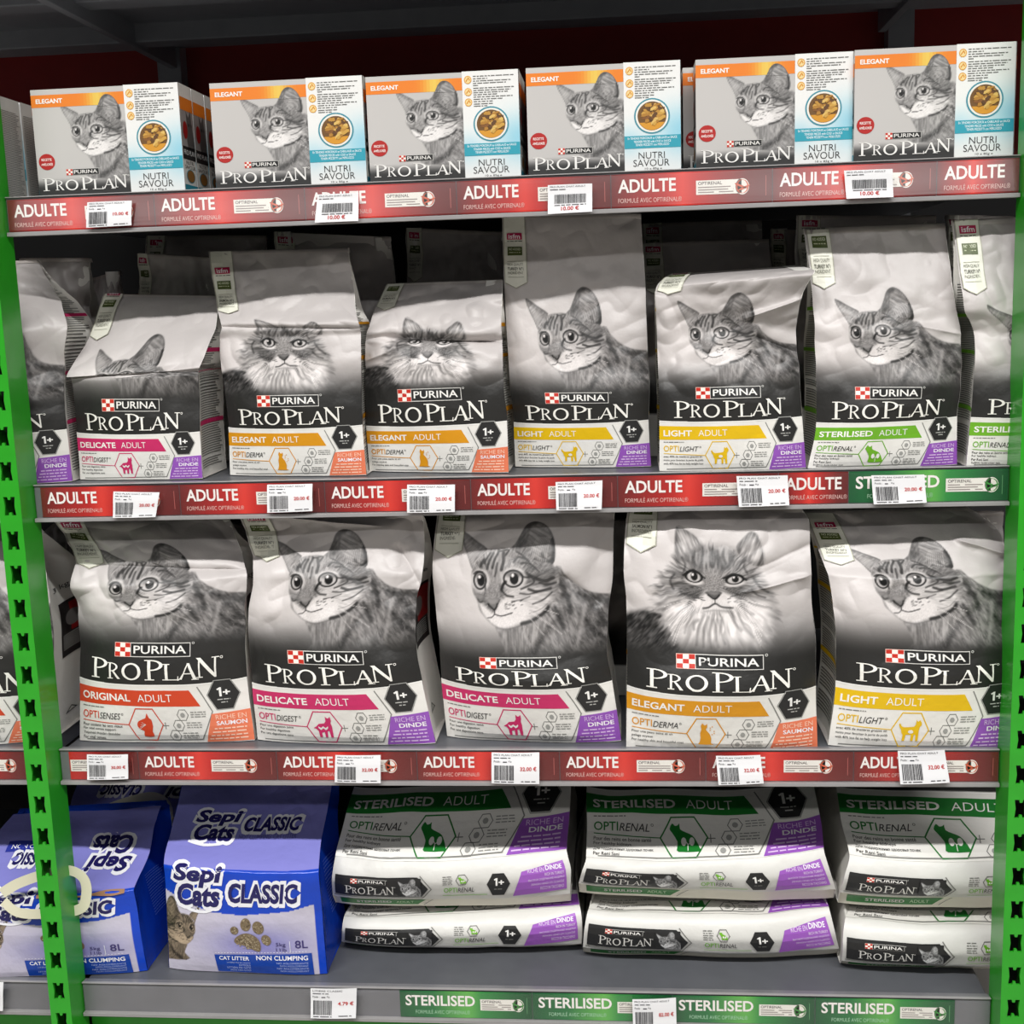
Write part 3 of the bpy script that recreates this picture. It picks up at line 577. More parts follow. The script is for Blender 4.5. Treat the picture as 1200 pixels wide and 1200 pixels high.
def bag(name, rows, deck, label, cat='cat food bag', group=None, design=None, catkind='short', rib=RIB_T, color=C_PINK, D=.09, gl=True, gr=True,
        seed=0, bulge=.014, wr=.003, creases=(), res=150, cl=.75, yoff=0., vb=(.45, 1., .5), world=None, nf=3.0, rdv=0.):
    V, L, R = world if world else rows_px(rows, deck, yoff)
    S = Surf(V, L, R, bulge, wr, seed, creases=creases, vbul=vb, nf=nf)
    base = (L[0]+R[0])/2+np.array([0, D/2, 0]); base[2] = deck
    root = empty(name, base, label, cat, group); rnd = random.Random(seed)
    vt = V[-1]; nu = res; nv = int(res*(vt-V[0])*1.02)
    ug, vg = np.meshgrid(np.linspace(0, 1, nu), np.linspace(V[0], vt, nv))
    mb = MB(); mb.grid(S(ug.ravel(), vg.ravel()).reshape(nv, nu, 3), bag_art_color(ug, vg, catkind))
    if design is not None: design.lay(mb, S, .0008, .00025, .045, .045, clip=(-.01, vt-.02))
    mb.build('front_panel', FILM, root)
    mb = MB(); vv = np.linspace(V[0], vt, 40); dd = D*(1-sstep(cl, vt, vv))+.004
    A = S(np.zeros(40), vv); B = S(np.ones(40), vv); A = A.copy(); B = B.copy(); A[:, 1] += dd; B[:, 1] += dd
    ts = np.linspace(0, 1, 12)[None, :, None]; P = B[:, None]*(1-ts)+A[:, None]*ts
    P[:, :, 1] += .012*np.sin(np.pi*ts[:, :, 0])*np.interp(vv, [V[0], V[0]+.3, vt], [.4, 1, 0])[:, None]
    mb.grid(P, rgb(205, 200, 196)); a0 = S(np.linspace(0, 1, 12), np.full(12, V[0])); b0 = P[0, ::-1]
    mb.grid(np.stack([b0, a0]), rgb(205, 200, 196)); mb.build('back_panel', FILM, root)
    for side, on, u in ((-1, gl, 0.), (1, gr, 1.)):
        gusset(S, u, D, vt, cl, color, rnd, side, on).build('side_gusset', FILM, root)
    if rib is not None:
        mb = MB(); ribbon_art(*rib).lay(mb, lambda u_, v_: S(u_, np.asarray(v_)-rdv), .0011, .00028, .05, .05, clip=(0, vt+rdv+.001))
        if mb.n: o = mb.build('corner_label', FILM, root); o['label'] = 'cream ribbon with a crimson block on the top left corner'
    mb = MB(); uu = np.linspace(0, 1, 30); t0 = S(uu, np.full(30, vt-.03)); t1 = S(uu, np.full(30, vt)); n = np.array([0, -.0011, 0])
    t2 = t1+np.array([0, .006, .001]); t3 = t0+np.array([0, .010, 0])
    mb.grid(np.stack([t0+n, t1+n, t2, t3]), rgb(196, 189, 184)); mb.build('top_seal', FILM, root)
    return root
# ------------------------------------------------------------------ large structure
BW = 1.15; YB = .58
RZ = [1.1446, .8046, .4681, .150]; DZ = [1.181, .842, .505, .187]; RH = .0404
def plain(name, boxes, mat, parent=None, bevel=0.):
    mb = MB()
    for b in boxes: mb.box(*b)
    return mb.build(name, mat, parent, smooth=False, bevel=bevel)
def structure(o): o['kind'] = 'structure'; return o
structure(plain('floor', [(-2.5, 3.6, -4.5, YB+.2, -.06, -.02)], FLOORM))
structure(plain('wall_back', [(-1.2, 2.35, YB+.02, YB+.05, 1.19, 1.75)], REDM))
structure(plain('wall_back_lower', [(-1.2, 2.35, YB+.02, YB+.05, -.02, 1.1895)], BACKM))
for nm, x0 in (('trim_1', -.012), ('trim_2', BW-.026)):
    structure(plain(nm, [(x0, x0+.038, YB-.01, YB+.02, -.02, 1.75)], DARKM))

SHN = ('top', 'second', 'third', 'bottom')
def curved_cover(x0, x1, z, yoff=0.):
    t = np.linspace(0, 1, 9); zz = z+.003+t*(RH-.006); yy = -.0085+.0046*t+.0010*t*t+yoff
    xs = np.linspace(x0, x1, 40); P = np.zeros((9, 40, 3)); P[:, :, 0] = xs; P[:, :, 1] = yy[:, None]; P[:, :, 2] = zz[:, None]; return P
def shelf(k, x0, x1, label):
    z = RZ[k]; r = empty('shelf', ((x0+x1)/2, .28, z), label, 'shelf', 'steel shelves of the rack')
    plain('deck', [(x0, x1, .012, YB-.012, DZ[k]-.022, DZ[k])], GREYM, r, .002)
    rail = plain('price_rail', [(x0, x1, .0, .010, z-.002, z+RH+.001)], RAILM, r, .001)
    plain('rail_lip', [(x0, x1, -.006, .002, z-.0035, z+.0012), (x0, x1, -.0025, .002, z+RH+.0002, z+RH+.0015)], LIPM, rail, .0006)
    mb = MB(); mb.grid(curved_cover(x0, x1, z), (1, 1, 1)); o = mb.build('clear_cover', CLEAR, rail); o['label'] = 'clear plastic cover over the paper strips'
    return r
LAB = ('grey shelf under the row of wet food boxes', 'grey shelf carrying the small cat food bags', 'grey shelf carrying the large cat food bags', 'deep grey bottom shelf carrying litter and lying white bags')
for k in range(4): shelf(k, .0005, BW-.0005, LAB[k])
for k in (1, 2, 3): shelf(k, -.60, -.031, 'neighbouring %s shelf seen past the left green post' % ('bottom' if k == 3 else ('second' if k == 1 else 'third')))
# overhead shelf: dark underside with beams
r = empty('overhead_shelf', (BW/2, .28, 1.44), 'dark overhead shelf with stepped beams above the boxes', 'shelf', 'steel shelves of the rack')
plain('deck', [(-.6, BW+.6, .03, YB, 1.462, 1.482)], DARKM, r)
plain('cross_beam', [(-.6, BW+.6, .02, .055, 1.440, 1.475)], DARKM, r, .002)
plain('cross_beam', [(-.6, BW+.6, .20, .245, 1.446, 1.464)], DARKM, r, .002)
plain('cross_beam', [(-.6, BW+.6, .40, .44, 1.436, 1.464)], DARKM, r, .002)
for x in (.02, BW-.03): plain('bracket', [(x-.012, x, .03, YB-.01, 1.43, 1.465)], DARKM, r, .001)
o = plain('kick_plate', [(.001, BW-.001, .016, .028, -.02, .146)], GREEN); tag(o, 'green kick plate below the bottom shelf', 'kick plate')
o = plain('kick_plate', [(-.60, -.031, .016, .028, -.02, .146)], GREEN); tag(o, 'green kick plate left of the left slotted post', 'kick plate')

# slotted green posts
def post(x0, x1, label):
    r = empty('upright_post', ((x0+x1)/2, 0, -.02), label, 'post', 'green slotted posts')
    z0, z1 = -.02, 1.56; yf = -.035; pitch = .0418; n = int((z1-z0)/pitch); w_ = .0072; h = .0112; cx = (x0+x1)/2
    mb = MB(); mw = MB()
    z = .8262+math.floor((z0-.8262)/pitch+1)*pitch
    edges = [z0]
    while z+pitch/2 < z1:
        lo = z-pitch/2 if len(edges) > 1 else z0; hi = z+pitch/2
        hole = [(-w_, -h), (-.0022, -h), (-.0014, -h+.0035), (.0014, -h+.0035), (.0022, -h), (w_, -h), (w_*.82, 0), (w_, h), (.0022, h), (.0014, h-.0035), (-.0014, h-.0035), (-.0022, h), (-w_, h), (-w_*.82, 0)]
        bm = bmesh.new()
        ov = [bm.verts.new(p) for p in ((x0, yf, lo), (x1, yf, lo), (x1, yf, hi), (x0, yf, hi))]; hv = [bm.verts.new((cx+a, yf, z+b)) for a, b in hole]
        es = [bm.edges.new((ov[i], ov[(i+1) % 4])) for i in range(4)]+[bm.edges.new((hv[i], hv[(i+1) % len(hv)])) for i in range(len(hv))]
        bmesh.ops.triangle_fill(bm, use_beauty=True, use_dissolve=False, edges=es, normal=(0, -1, 0))
        bm.verts.index_update(); mb.add([v.co[:] for v in bm.verts], [[v.index for v in f.verts] for f in bm.faces], (.1, .5, .1)); bm.free()
        m = len(hole); V = [(cx+a, yf, z+b) for a, b in hole]+[(cx+a, yf+.003, z+b) for a, b in hole]
        mw.add(V, [(i, (i+1) % m, m+(i+1) % m, m+i) for i in range(m)], (.1, .5, .1))
        edges.append(hi); z += pitch
    ztop = edges[-1]
    mb.v += mw.v; mb.c += mw.c; mb.f += [[i+mb.n for i in f] for f in mw.f]; mb.n += mw.n
    mb.build('slotted_face', GREEN, r, smooth=False)
    plain('side_flange', [(x0, x0+.002, yf+.0002, .0115, z0, ztop)], GREEN, r); plain('side_flange', [(x1-.002, x1, yf+.0002, .0115, z0, ztop)], GREEN, r)
    plain('rear_web', [(x0+.002, x1-.002, -.004, -.002, z0, ztop)], BACKM, r)
post(-.028, -.0005, 'green slotted steel post along the left side of the shelves')
post(BW+.0005, BW+.030, 'green slotted steel post along the right side of the shelves')

# ------------------------------------------------------------------ printed strips in the rails
def strip(k, xa, xb, kind, label, group, nb=True, part=None, cut=None):
    z = RZ[k]+.002; H = RH-.004; W = xb-xa; mb = MB(); y = -.0012
    ts = np.linspace(0, 1, 48); vs = np.linspace(0, 1, 4)
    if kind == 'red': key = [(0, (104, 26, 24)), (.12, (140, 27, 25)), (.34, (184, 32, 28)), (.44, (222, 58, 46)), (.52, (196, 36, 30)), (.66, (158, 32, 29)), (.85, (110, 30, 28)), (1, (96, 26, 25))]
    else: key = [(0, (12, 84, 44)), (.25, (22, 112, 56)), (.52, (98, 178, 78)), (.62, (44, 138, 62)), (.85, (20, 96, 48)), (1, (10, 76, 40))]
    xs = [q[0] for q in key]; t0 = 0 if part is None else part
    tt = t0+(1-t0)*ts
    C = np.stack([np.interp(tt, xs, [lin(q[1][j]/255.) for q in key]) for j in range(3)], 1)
    P = np.zeros((4, 48, 3)); P[:, :, 0] = xa+.0004+(W-.0008)*ts; P[:, :, 1] = y; P[:, :, 2] = (z+vs*H)[:, None]
    mb.grid(P, np.tile(C[None], (4, 1, 1)))
    FW_ = W/(1-t0); ox = xb-FW_
    if cut: FW_ = cut; ox = xa; nb = False
    a = Art(); rnd = random.Random(k); wt = rgb(246, 240, 236); word = 'ADULTE' if kind == 'red' else 'STERILISED'
    if part is None:
        x1 = .405 if kind == 'red' else .57
        a.text(word, .045, .44, x1, .84, wt, 1, .022); a.text('FORMULÉ AVEC OPTIRENAL®', .045 if kind == 'red' else .12, .14, .44 if kind == 'red' else .53, .31, rgb(232, 190, 182) if kind == 'red' else rgb(170, 214, 180), 1, -.004)
    if nb:
        b0 = .53 if kind == 'red' else .61; b1 = b0+.28
        a.rect(b0, .30, b1, .72, rgb(238, 234, 226), 1); a.ell(b1+.005, .5, .042, .24, rgb(238, 232, 224), 1)
        a.text('OPTIRENAL', b0+.012, .585, b0+.16, .68, rgb(70, 60, 60), 2, .006)
        for j in range(3): a.scribble(b0+.012, b1-.05, .50-.075*j, .055, rgb(150, 140, 135), rnd, 2)
        cc = rgb(206, 92, 60) if kind == 'red' else rgb(60, 140, 60)
        a.ring(b1+.005, .5, .035, .2, .008, cc, 2, 16); a.ell(b1-.006, .52, .014, .09, cc, 3, 12, .4); a.ell(b1+.016, .46, .014, .09, cc, 3, 12, -.4)
    if not cut: a.rect(.958, .2, .9625, .8, rgb(176, 92, 86) if kind == 'red' else rgb(90, 150, 100), 1)
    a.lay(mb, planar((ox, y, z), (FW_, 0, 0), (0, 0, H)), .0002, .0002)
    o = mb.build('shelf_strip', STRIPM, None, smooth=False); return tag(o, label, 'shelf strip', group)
def xr(px, k, py): return at_y(px, py, 0)[0]
ORD = ['first', 'second', 'third', 'fourth', 'fifth', 'sixth', 'seventh', 'eighth']
def strips(k, ends, kinds, parts=None, cuts=None):
    py = [225, 580, 898, 1180][k]; X = [xr(p, k, py) for p in ends]
    for i, kd in enumerate(kinds):
        wd = 'red ADULTE' if kd == 'red' else 'green STERILISED'
        rail = ('rail below the wet food boxes', 'rail below the small bags', 'rail below the large bags', 'bottom rail')[k]
        strip(k, max(X[i], .001), min(X[i+1], BW-.001), kd, '%s strip, %s from the left in the %s' % (wd, ORD[i], rail), 'shelf strips of the '+rail, part=(parts or {}).get(i), cut=(cuts or {}).get(i))
strips(0, [7, 180, 357, 535, 716, 905, 1097, 1194], ['red']*7, cuts={6: .178})
strips(1, [48, 211, 381, 552, 724, 912, 994, 1182], ['red']*6+['green'], cuts={5: .176})
strips(2, [82, 163, 325, 489, 656, 827, 1000, 1170], ['red']*7, {0: .52})
strips(3, [469, 624, 788, 955, 1119], ['green']*4)
strip(2, -.20, -.034, 'red', 'red strip in the neighbouring rail left of the left green post', None)

# ------------------------------------------------------------------ price tags
def price_tag(q, price, label, seed, wide=True, y=-.0112):
    TL, TR, BR, BL = [at_y(p[0], p[1], y) for p in q]; mb = MB(); rnd = random.Random(seed)
    def S(u, v):
        u = np.asarray(u)[:, None]; v = np.asarray(v)[:, None]
        P = (BL*(1-u)+BR*u)*(1-v)+(TL*(1-u)+TR*u)*v
        P = P+np.array([0, -1, 0])*(.0012*np.sin(np.pi*u)+.0006*np.sin(5*v+seed)); return P
    ug, vg = np.meshgrid(np.linspace(0, 1, 9), np.linspace(0, 1, 7)); P = S(ug.ravel(), vg.ravel()).reshape(7, 9, 3)
    mb.grid(P, rgb(238, 238, 240)); mb.grid((P+np.array([0, .0006, 0]))[:, ::-1], rgb(230, 230, 230))
    a = Art(); DK = rgb(70, 70, 74)
    a.text('PRO PLAN CHAT ADULT', .05, .90, .85, .955, DK, 1) if price not in ('4.79 €',) else a.text('LITIERE CLASSIC', .05, .90, .7, .955, DK, 1)
    a.scribble(.05, .40, .82, .045, DK, rnd, 1)
    if wide:
        a.text('Poids :', .05, .69, .20, .755, DK, 1); a.text('Kg', .36, .69, .42, .755, DK, 1); a.scribble(.24, .33, .69, .06, DK, rnd, 1)
        bx0, bx1, by0, by1 = .06, .47, .12, .60
        a.text(price, .60, .43, .94, .56, rgb(196, 60, 60), 1, .02); a.scribble(.62, .92, .07, .05, DK, rnd, 1)
    else:
        bx0, bx1, by0, by1 = .15, .86, .34, .66; a.text(price, .30, .10, .70, .24, rgb(196, 60, 60), 1, .02)
    x = bx0
    while x < bx1:
        b = rnd.choice([.007, .011, .017]); a.rect(x, by0, min(x+b, bx1), by1, rgb(40, 40, 44), 1); x += b+rnd.choice([.008, .012])
    a.scribble(bx0, bx1, by0-.07, .05, DK, rnd, 1)
    a.lay(mb, S, .0003, .0002, .25, .25)
    o = mb.build('price_tag', PAPER, None, smooth=False); tag(o, label, 'price tag', 'price tags')
TAGS = [
 ([(102, 237), (154, 235), (154, 264), (101, 267)], '10.00 €', 'price tag of 10.00 on the left end of the top rail', 1),
 ([(372, 228), (420, 226), (420, 259), (369, 261)], '10.00 €', 'price tag of 10.00 below the second wet food box', 0),
 ([(642, 217), (694, 215), (694, 248), (642, 251)], '10.00 €', 'price tag of 10.00 below the fourth wet food box', 0),
 ([(989, 200), (1046, 198), (1047, 231), (992, 233)], '10.00 €', 'price tag of 10.00 below the gap between the last two wet food boxes', 0),
 ([(133, 576), (187, 577), (182, 606), (132, 607)], '20.00 €', 'curled price tag of 20.00 below the small pink DELICATE bag', 1),
 ([(313, 568), (366, 567), (366, 599), (313, 601)], '20.00 €', 'price tag of 20.00 below the tall small ELEGANT bag', 1),
 ([(477, 568), (533, 568), (533, 600), (477, 601)], '20.00 €', 'price tag of 20.00 below the crumpled small ELEGANT bag', 1),
 ([(651, 565), (706, 563), (705, 597), (652, 598)], '20.00 €', 'price tag of 20.00 below the tall upright small LIGHT bag', 1),
 ([(863, 558), (923, 557), (925, 592), (866, 594)], '20.00 €', 'price tag of 20.00 below the folded small LIGHT bag', 1),
 ([(1021, 557), (1083, 556), (1086, 589), (1024, 591)], '20.00 €', 'price tag of 20.00 over the green strip on the second rail', 1),
 ([(102, 884), (150, 884), (150, 913), (102, 914)], '30.00 €', 'price tag of 30.00 below the large ORIGINAL bag', 1),
 ([(393, 885), (446, 885), (446, 918), (392, 917)], '32.00 €', 'price tag of 32.00 below the dented large DELICATE bag', 1),
 ([(576, 882), (632, 882), (632, 919), (576, 918)], '32.00 €', 'price tag of 32.00 below the wide-eyed large DELICATE bag', 1),
 ([(839, 886), (891, 885), (895, 918), (842, 920)], '32.00 €', 'tilted price tag of 32.00 below the large ELEGANT bag', 1),
 ([(1052, 880), (1107, 879), (1113, 917), (1055, 919)], '32.00 €', 'tilted price tag of 32.00 below the large LIGHT bag', 1),
 ([(364, 1158), (418, 1158), (417, 1193), (364, 1193)], '4.79 €', 'price tag of 4.79 on the bottom rail right of the litter bags', 1),
 ([(741, 1171), (792, 1169), (793, 1206), (742, 1208)], '82.00 €', 'price tag of 82.00 over the green strips on the bottom rail', 1),
 ([(-48, 1151), (4, 1151), (3, 1185), (-48, 1185)], '4.79 €', 'white price tag cut by the left picture edge on the bottom rail', 1)]
for i, (q, p, l, wd) in enumerate(TAGS): price_tag(q, p, l, i, bool(wd))

# ------------------------------------------------------------------ wet food boxes on the top shelf
BH = .748
def box_art():
    a = Art(); rnd = random.Random(2); GT = rgb(110, 110, 108)
    ys = lambda y: BH-y
    n = 30
    for k in range(n):      # printed orange band with a golden glow
        x0, x1 = .633*k/n, .633*(k+1)/n; g = math.exp(-((x0-.44)/.07)**2)
        a.rect(x0, ys(.118), x1, ys(.036), lin(np.array([235, 128+70*g, 24+60*g])/255.), 0)
    a.text('ELEGANT', .033, ys(.093), .215, ys(.062), rgb(250, 246, 240), 2, .03)
    a.ell(.072, ys(.478), .056, .054, rgb(178, 26, 22), 1); a.text('RECETTE', .036, ys(.472), .106, ys(.455), rgb(250, 235, 230), 2, .02); a.text('AMÉLIORÉE', .032, ys(.503), .112, ys(.483), rgb(250, 235, 230), 2, .02)
    purina(a, .20, ys(.572), .425, ys(.533), .19)
    logo_plan(a, lambda x, y: (.032+.59*x, ys(.672)+.085*y), rgb(244, 242, 238))
    return a
def sleeve_art():
    a = Art(); rnd = random.Random(4); GT = rgb(105, 105, 102); ys = lambda y: BH-y
    for i, y in enumerate((.052, .132, .20)):
        a.ell(.672, ys(y), .023, .025, rgb(240, 214, 150), 1, 16); a.ring(.672, ys(y), .022, .024, .005, rgb(226, 160, 50), 2, 16); a.line([(.660, ys(y+.01)), (.676, ys(y-.012)), (.684, ys(y+.004))], .007, rgb(214, 140, 30), 2)
    for y, e in ((.034, .97), (.05, .80), (.065, .95), (.08, .92), (.094, .74), (.112, .97), (.127, .95), (.141, .93), (.155, .86), (.17, .96), (.185, .90), (.20, .83), (.216, .83), (.23, .80)):
        a.scribble(.706, e, ys(y), .011, GT, rnd, 1)
    cx, cy = .815, ys(.348)
    a.ell(cx, cy, .116, .116, rgb(60, 140, 158), 1, 40); a.ell(cx, cy, .106, .106, rgb(240, 236, 226), 2, 40); a.ell(cx, cy, .094, .094, rgb(112, 76, 30), 3, 40)
    a.poly([(cx+.092*_c(t), cy+.092*_s(t)) for t in np.linspace(math.pi*1.15, math.pi*1.85, 14)], rgb(214, 150, 40), 4)
    for k in range(46):
        t = rnd.uniform(0, 6.28); r_ = .074*math.sqrt(rnd.random()); x = cx+r_*_c(t); y = cy+r_*_s(t)*.95+.006; an = rnd.uniform(-.9, .9); l = rnd.uniform(.014, .032); wd = rnd.uniform(.007, .012)
        c = rnd.choice([(176, 124, 44), (206, 160, 70), (132, 84, 34), (222, 184, 100), (96, 62, 26), (190, 140, 56)])
        q = [(-l, -wd*.6), (-l*.5, -wd), (l*.7, -wd*.8), (l, 0), (l*.6, wd), (-l*.6, wd*.9)]
        a.poly([(x+px*_c(an)-py*_s(an), y+px*_s(an)+py*_c(an)) for px, py in q], rgb(*c), 5+.12*k)
    a.rect(.634, ys(.556), .999, ys(.474), rgb(42, 158, 178), 1)
    for y, t in ((.497, 'En TENDRES MORCEAUX au CABILLAUD en SAUCE'), (.520, 'TENDER PIECES with COD in SAUCE'), (.541, 'TENERI PEZZETTI con MERLUZZO')):
        L = .0078*len(t); a.text(t, .815-L/2, ys(y), .815+L/2, ys(y-.015), rgb(235, 246, 248), 2, .01)
    a.text('NUTRI', .725, ys(.625), .895, ys(.582), rgb(46, 44, 42), 1, -.004); a.text('SAVOUR', .69, ys(.675), .925, ys(.63), rgb(46, 44, 42), 1, -.004)
    a.text('10 x 85g e', .765, ys(.70), .875, ys(.684), rgb(70, 70, 68), 1)
    return a
def side_art():
    a = Art(); rnd = random.Random(8)      # unit: u 0..1 over the depth, v 0..BH
    a.rect(0, .58, 1, .665, rgb(226, 124, 30), 1); a.rect(0, .33, 1, .58, rgb(150, 146, 144), 0); a.ell(.28, .45, .18, .06, rgb(150, 24, 22), 2, 18)
    a.poly([(.4, .38), (.45, .5), (.42, .58), (.6, .54), (.8, .59), (.85, .48), (.95, .40), (1, .33), (.45, .33)], rgb(84, 82, 80), 1); a.ell(.6, .49, .05, .012, rgb(30, 30, 30), 2, 10); a.ell(.8, .49, .04, .012, rgb(30, 30, 30), 2, 10)
    a.rect(0, .255, 1, .34, rgb(36, 36, 36), 1); a.text('PRO PLAN', .06, .285, .94, .318, rgb(235, 235, 232), 2)
    a.text('NUTRI', .2, .222, .8, .246, rgb(46, 44, 42), 1); a.text('SAVOUR', .1, .192, .9, .216, rgb(46, 44, 42), 1)
    a.ell(.5, .145, .34, .045, rgb(60, 140, 158), 1, 24); a.ell(.5, .145, .30, .040, rgb(140, 96, 40), 2, 24); a.rect(0, .02, 1, .085, rgb(42, 140, 160), 1)
    return a
def text_side_art():
    a = Art(); rnd = random.Random(9); v = .03
    while v < .66: a.scribble(.06, rnd.uniform(.75, .94), v, .0075, rgb(96, 94, 92), rnd, 1); v += .0125
    return a
BA, SA, SD, TS = box_art(), sleeve_art(), side_art(), text_side_art()
def wet_box(TL, TR, y, label, D=.042, plainside=False, skew=0.):
    A = at_y(*TL, y); B = at_y(*TR, y+skew); z0 = DZ[0]+.0005; zt = (A[2]+B[2])/2; W = float(np.linalg.norm((B-A)[:2])); ex = (B-A)/W; ex[2] = 0; ey = np.array([-ex[1], ex[0], 0.])
    O = A.copy(); O[2] = z0; H = zt-z0; r = empty('wet_food_box', O+ex*W/2+ey*D/2, label, 'cat food box', 'boxes of wet cat food on the top shelf')
    sx = W; sz = H/BH; F = planar(O, ex*sx, np.array([0, 0, sz]))
    mb = MB(); nu, nv = 150, 110; ug, vg = np.meshgrid(np.linspace(0, 1, nu), np.linspace(0, BH, nv))
    X = 262+((ug*1105+90)-305)/.78; Y = 100+((BH-vg)*1105+65-135+18)/.76
    m = (ug < .636) & (X > 240) & (Y > 60) & (Y < 930); g = np.zeros(ug.shape); cv = np.zeros(ug.shape); gg, cc = cat_short(X[m], Y[m]); g[m] = gg; cv[m] = cc
    base = (.775-.02*np.abs(ug))[..., None]*np.array([1., .985, .97]); bl = (1-sstep(.085, .165, vg))[..., None]
    cat = np.clip(g*.92+.04, 0, 1)[..., None]*np.array([1, .985, .975]); c = base*(1-cv[..., None])+cat*cv[..., None]; c = c*(1-bl)+.17*bl
    c = np.where((ug > .634)[..., None], .93, c)
    mb.grid(F(ug.ravel(), vg.ravel()).reshape(nv, nu, 3), lin(c))
    P8 = [O, O+ex*W, O+ex*W+ey*D, O+ey*D]; U = np.array([0, 0, H]); P8 = P8+[p+U for p in P8]
    mb.add(P8, [(1, 2, 6, 5), (2, 3, 7, 6), (3, 0, 4, 7), (4, 5, 6, 7), (3, 2, 1, 0)], rgb(222, 218, 212))
    # orange band lies under the ear tip of the portrait
    n = 30
    BA.lay(mb, F, .0002, .0002)
    ux, vy = np.meshgrid(np.linspace(.44, .60, 60), np.linspace(BH-.125, BH-.03, 40)); Xe = 262+((ux*1105+90)-305)/.78; Ye = 100+((BH-vy)*1105+65-135+18)/.76
    ge, ce = cat_short(Xe.ravel(), Ye.ravel()); pe = F(ux.ravel(), vy.ravel())+ey*-.00045; idx = np.arange(2400).reshape(40, 60); cm = ce.reshape(40, 60)
    fs = [[idx[i, j], idx[i, j+1], idx[i+1, j+1], idx[i+1, j]] for i in range(39) for j in range(59) if min(cm[i, j], cm[i, j+1], cm[i+1, j], cm[i+1, j+1]) > .5]
    if fs: mb.add(pe, fs, lin(np.clip(ge*.92+.04, 0, 1)[:, None]*np.array([1, .985, .975])))
    mb.build('carton_body', CARTON, r, smooth=False)
    ms = MB(); e = .0007; O2 = O-ey*e; F2 = planar(O2, ex*sx, np.array([0, 0, sz]))
    us, vs = np.meshgrid(np.linspace(.634, 1.0, 40), np.linspace(0, BH+.004, 50)); bl = np.exp(-(((us-1.0)/.16)**2+((vs-.30)/.16)**2))+.6*np.exp(-(((us-.66)/.10)**2+((vs-.24)/.10)**2))
    cs = np.stack([.93-.34*bl, .93-.12*bl, .92-.04*bl], -1); ms.grid(F2(us.ravel(), vs.ravel()).reshape(50, 40, 3), lin(np.clip(cs, 0, 1)))
    A0 = O2+ex*W*.634; A1 = O2+ex*(W+e); up = np.array([0, 0, H+.0007]); dd = ey*(D+e)
    ms.add([A1, A1+dd, A1+dd+up, A1+up, A0+up, A0+up+dd, A1+up+dd, A0], [(0, 1, 2, 3), (4, 3, 6, 5)], rgb(228, 226, 220))
    SA.lay(ms, F2, .0002, .00012)
    (TS if plainside else SD).lay(ms, planar(A1, ey*(D+e), np.array([0, 0, sz])), .0002, .0002)
    ms.build('sleeve', CARTON, r, smooth=False)
    ml = MB(); (TS if plainside else SD).lay(ml, planar(O+ey*D, -ey*D, np.array([0, 0, sz])), .0002, .0002); ml.build('side_print', CARTON, r, smooth=False)
    return r
def copy_tree(o, off, label, group=None, rot=0.):
    c = o.copy(); COL.objects.link(c); c.location = o.location+Vector(off); c.rotation_euler.z += rot; c['label'] = label
    if group: c['group'] = group
    for ch in o.children:
        d = ch.copy(); COL.objects.link(d); d.parent = c; d.matrix_parent_inverse = ch.matrix_parent_inverse.copy()
    return c
BOX = [((35, 105), (208, 98), .030, 'wet food box at the left end of the top shelf', 3, 0.),
       ((245, 97), (424, 90), .030, 'wet food box second from the left on the top shelf', 1, 0.),
       ((428, 90), (607, 82), .030, 'wet food box third from the left on the top shelf', 1, .0),
       ((616, 80), (797, 71), .030, 'wet food box fourth from the left on the top shelf', 1, .0),
       ((815, 71), (1000, 60), .030, 'wet food box fifth from the left on the top shelf', 2, 0.),
       ((1002, 58), (1191, 50), .022, 'wet food box at the right end of the top shelf', 1, 0.)]
for i, (a_, b_, y, lab, nb, sk) in enumerate(BOX):
    bx = wet_box(a_, b_, y, lab)
    for k in range(nb):
        copy_tree(bx, ((-.012 if i == 4 else .0015*(k % 2))-(.0 if i else .001*k), .046*(k+1), 0), lab.replace('wet food box', 'wet food box standing %s behind the box' % ('directly', 'second', 'third')[k]))
bx = wet_box((-166, 120), (-3, 113), .030, 'grey text side of a wet food box at the left picture edge', plainside=True, D=.05)
for k in range(3): copy_tree(bx, (.001, .054*(k+1), 0), 'grey text-covered box side, %s behind the box at the left edge' % ('first', 'second', 'third')[k])
bx = wet_box((1196, 62), (1386, 54), .045, 'wet food box cut by the right picture edge behind the green post')
bx.location.x += .035

# ------------------------------------------------------------------ small bags on the second shelf
SG = 'small cat food bags on the second shelf'
bag('cat_food_bag', [(0, (-80, 575), (84, 564), 0), (.325, (-88, 512), (77, 503), -.002), (.56, (-92, 478), (73, 470), 0), (.9, (-95, 430), (73, 424), .004), (1.05, (-92, 402), (77, 386), -.002), (1.25, (-95, 368), (72, 360), .02), (1.845, (-105, 312), (42, 305), .06)],
    DZ[1], 'tall small bag partly hidden by the left green post', group=SG, design=D_delicate(), seed=3, wr=.006)
bag('cat_food_bag', [(0, (94, 563), (237, 562), 0), (.325, (89, 507), (233, 506), -.002), (.56, (86, 466), (232, 466), 0), (.70, (83, 445), (231, 440), -.005), (.88, (81, 442), (231, 435), -.002), (1.0, (78, 442), (232, 431), -.008), (1.06, (80, 436), (234, 426), -.006), (1.32, (100, 400), (250, 386), .03), (1.62, (118, 352), (256, 352), .075), (1.70, (121, 345), (256, 347), .09)],
    DZ[1], 'small pink DELICATE bag with its top folded over the printed cat', group=SG, design=D_delicate(), seed=11, wr=.005, bulge=.010)
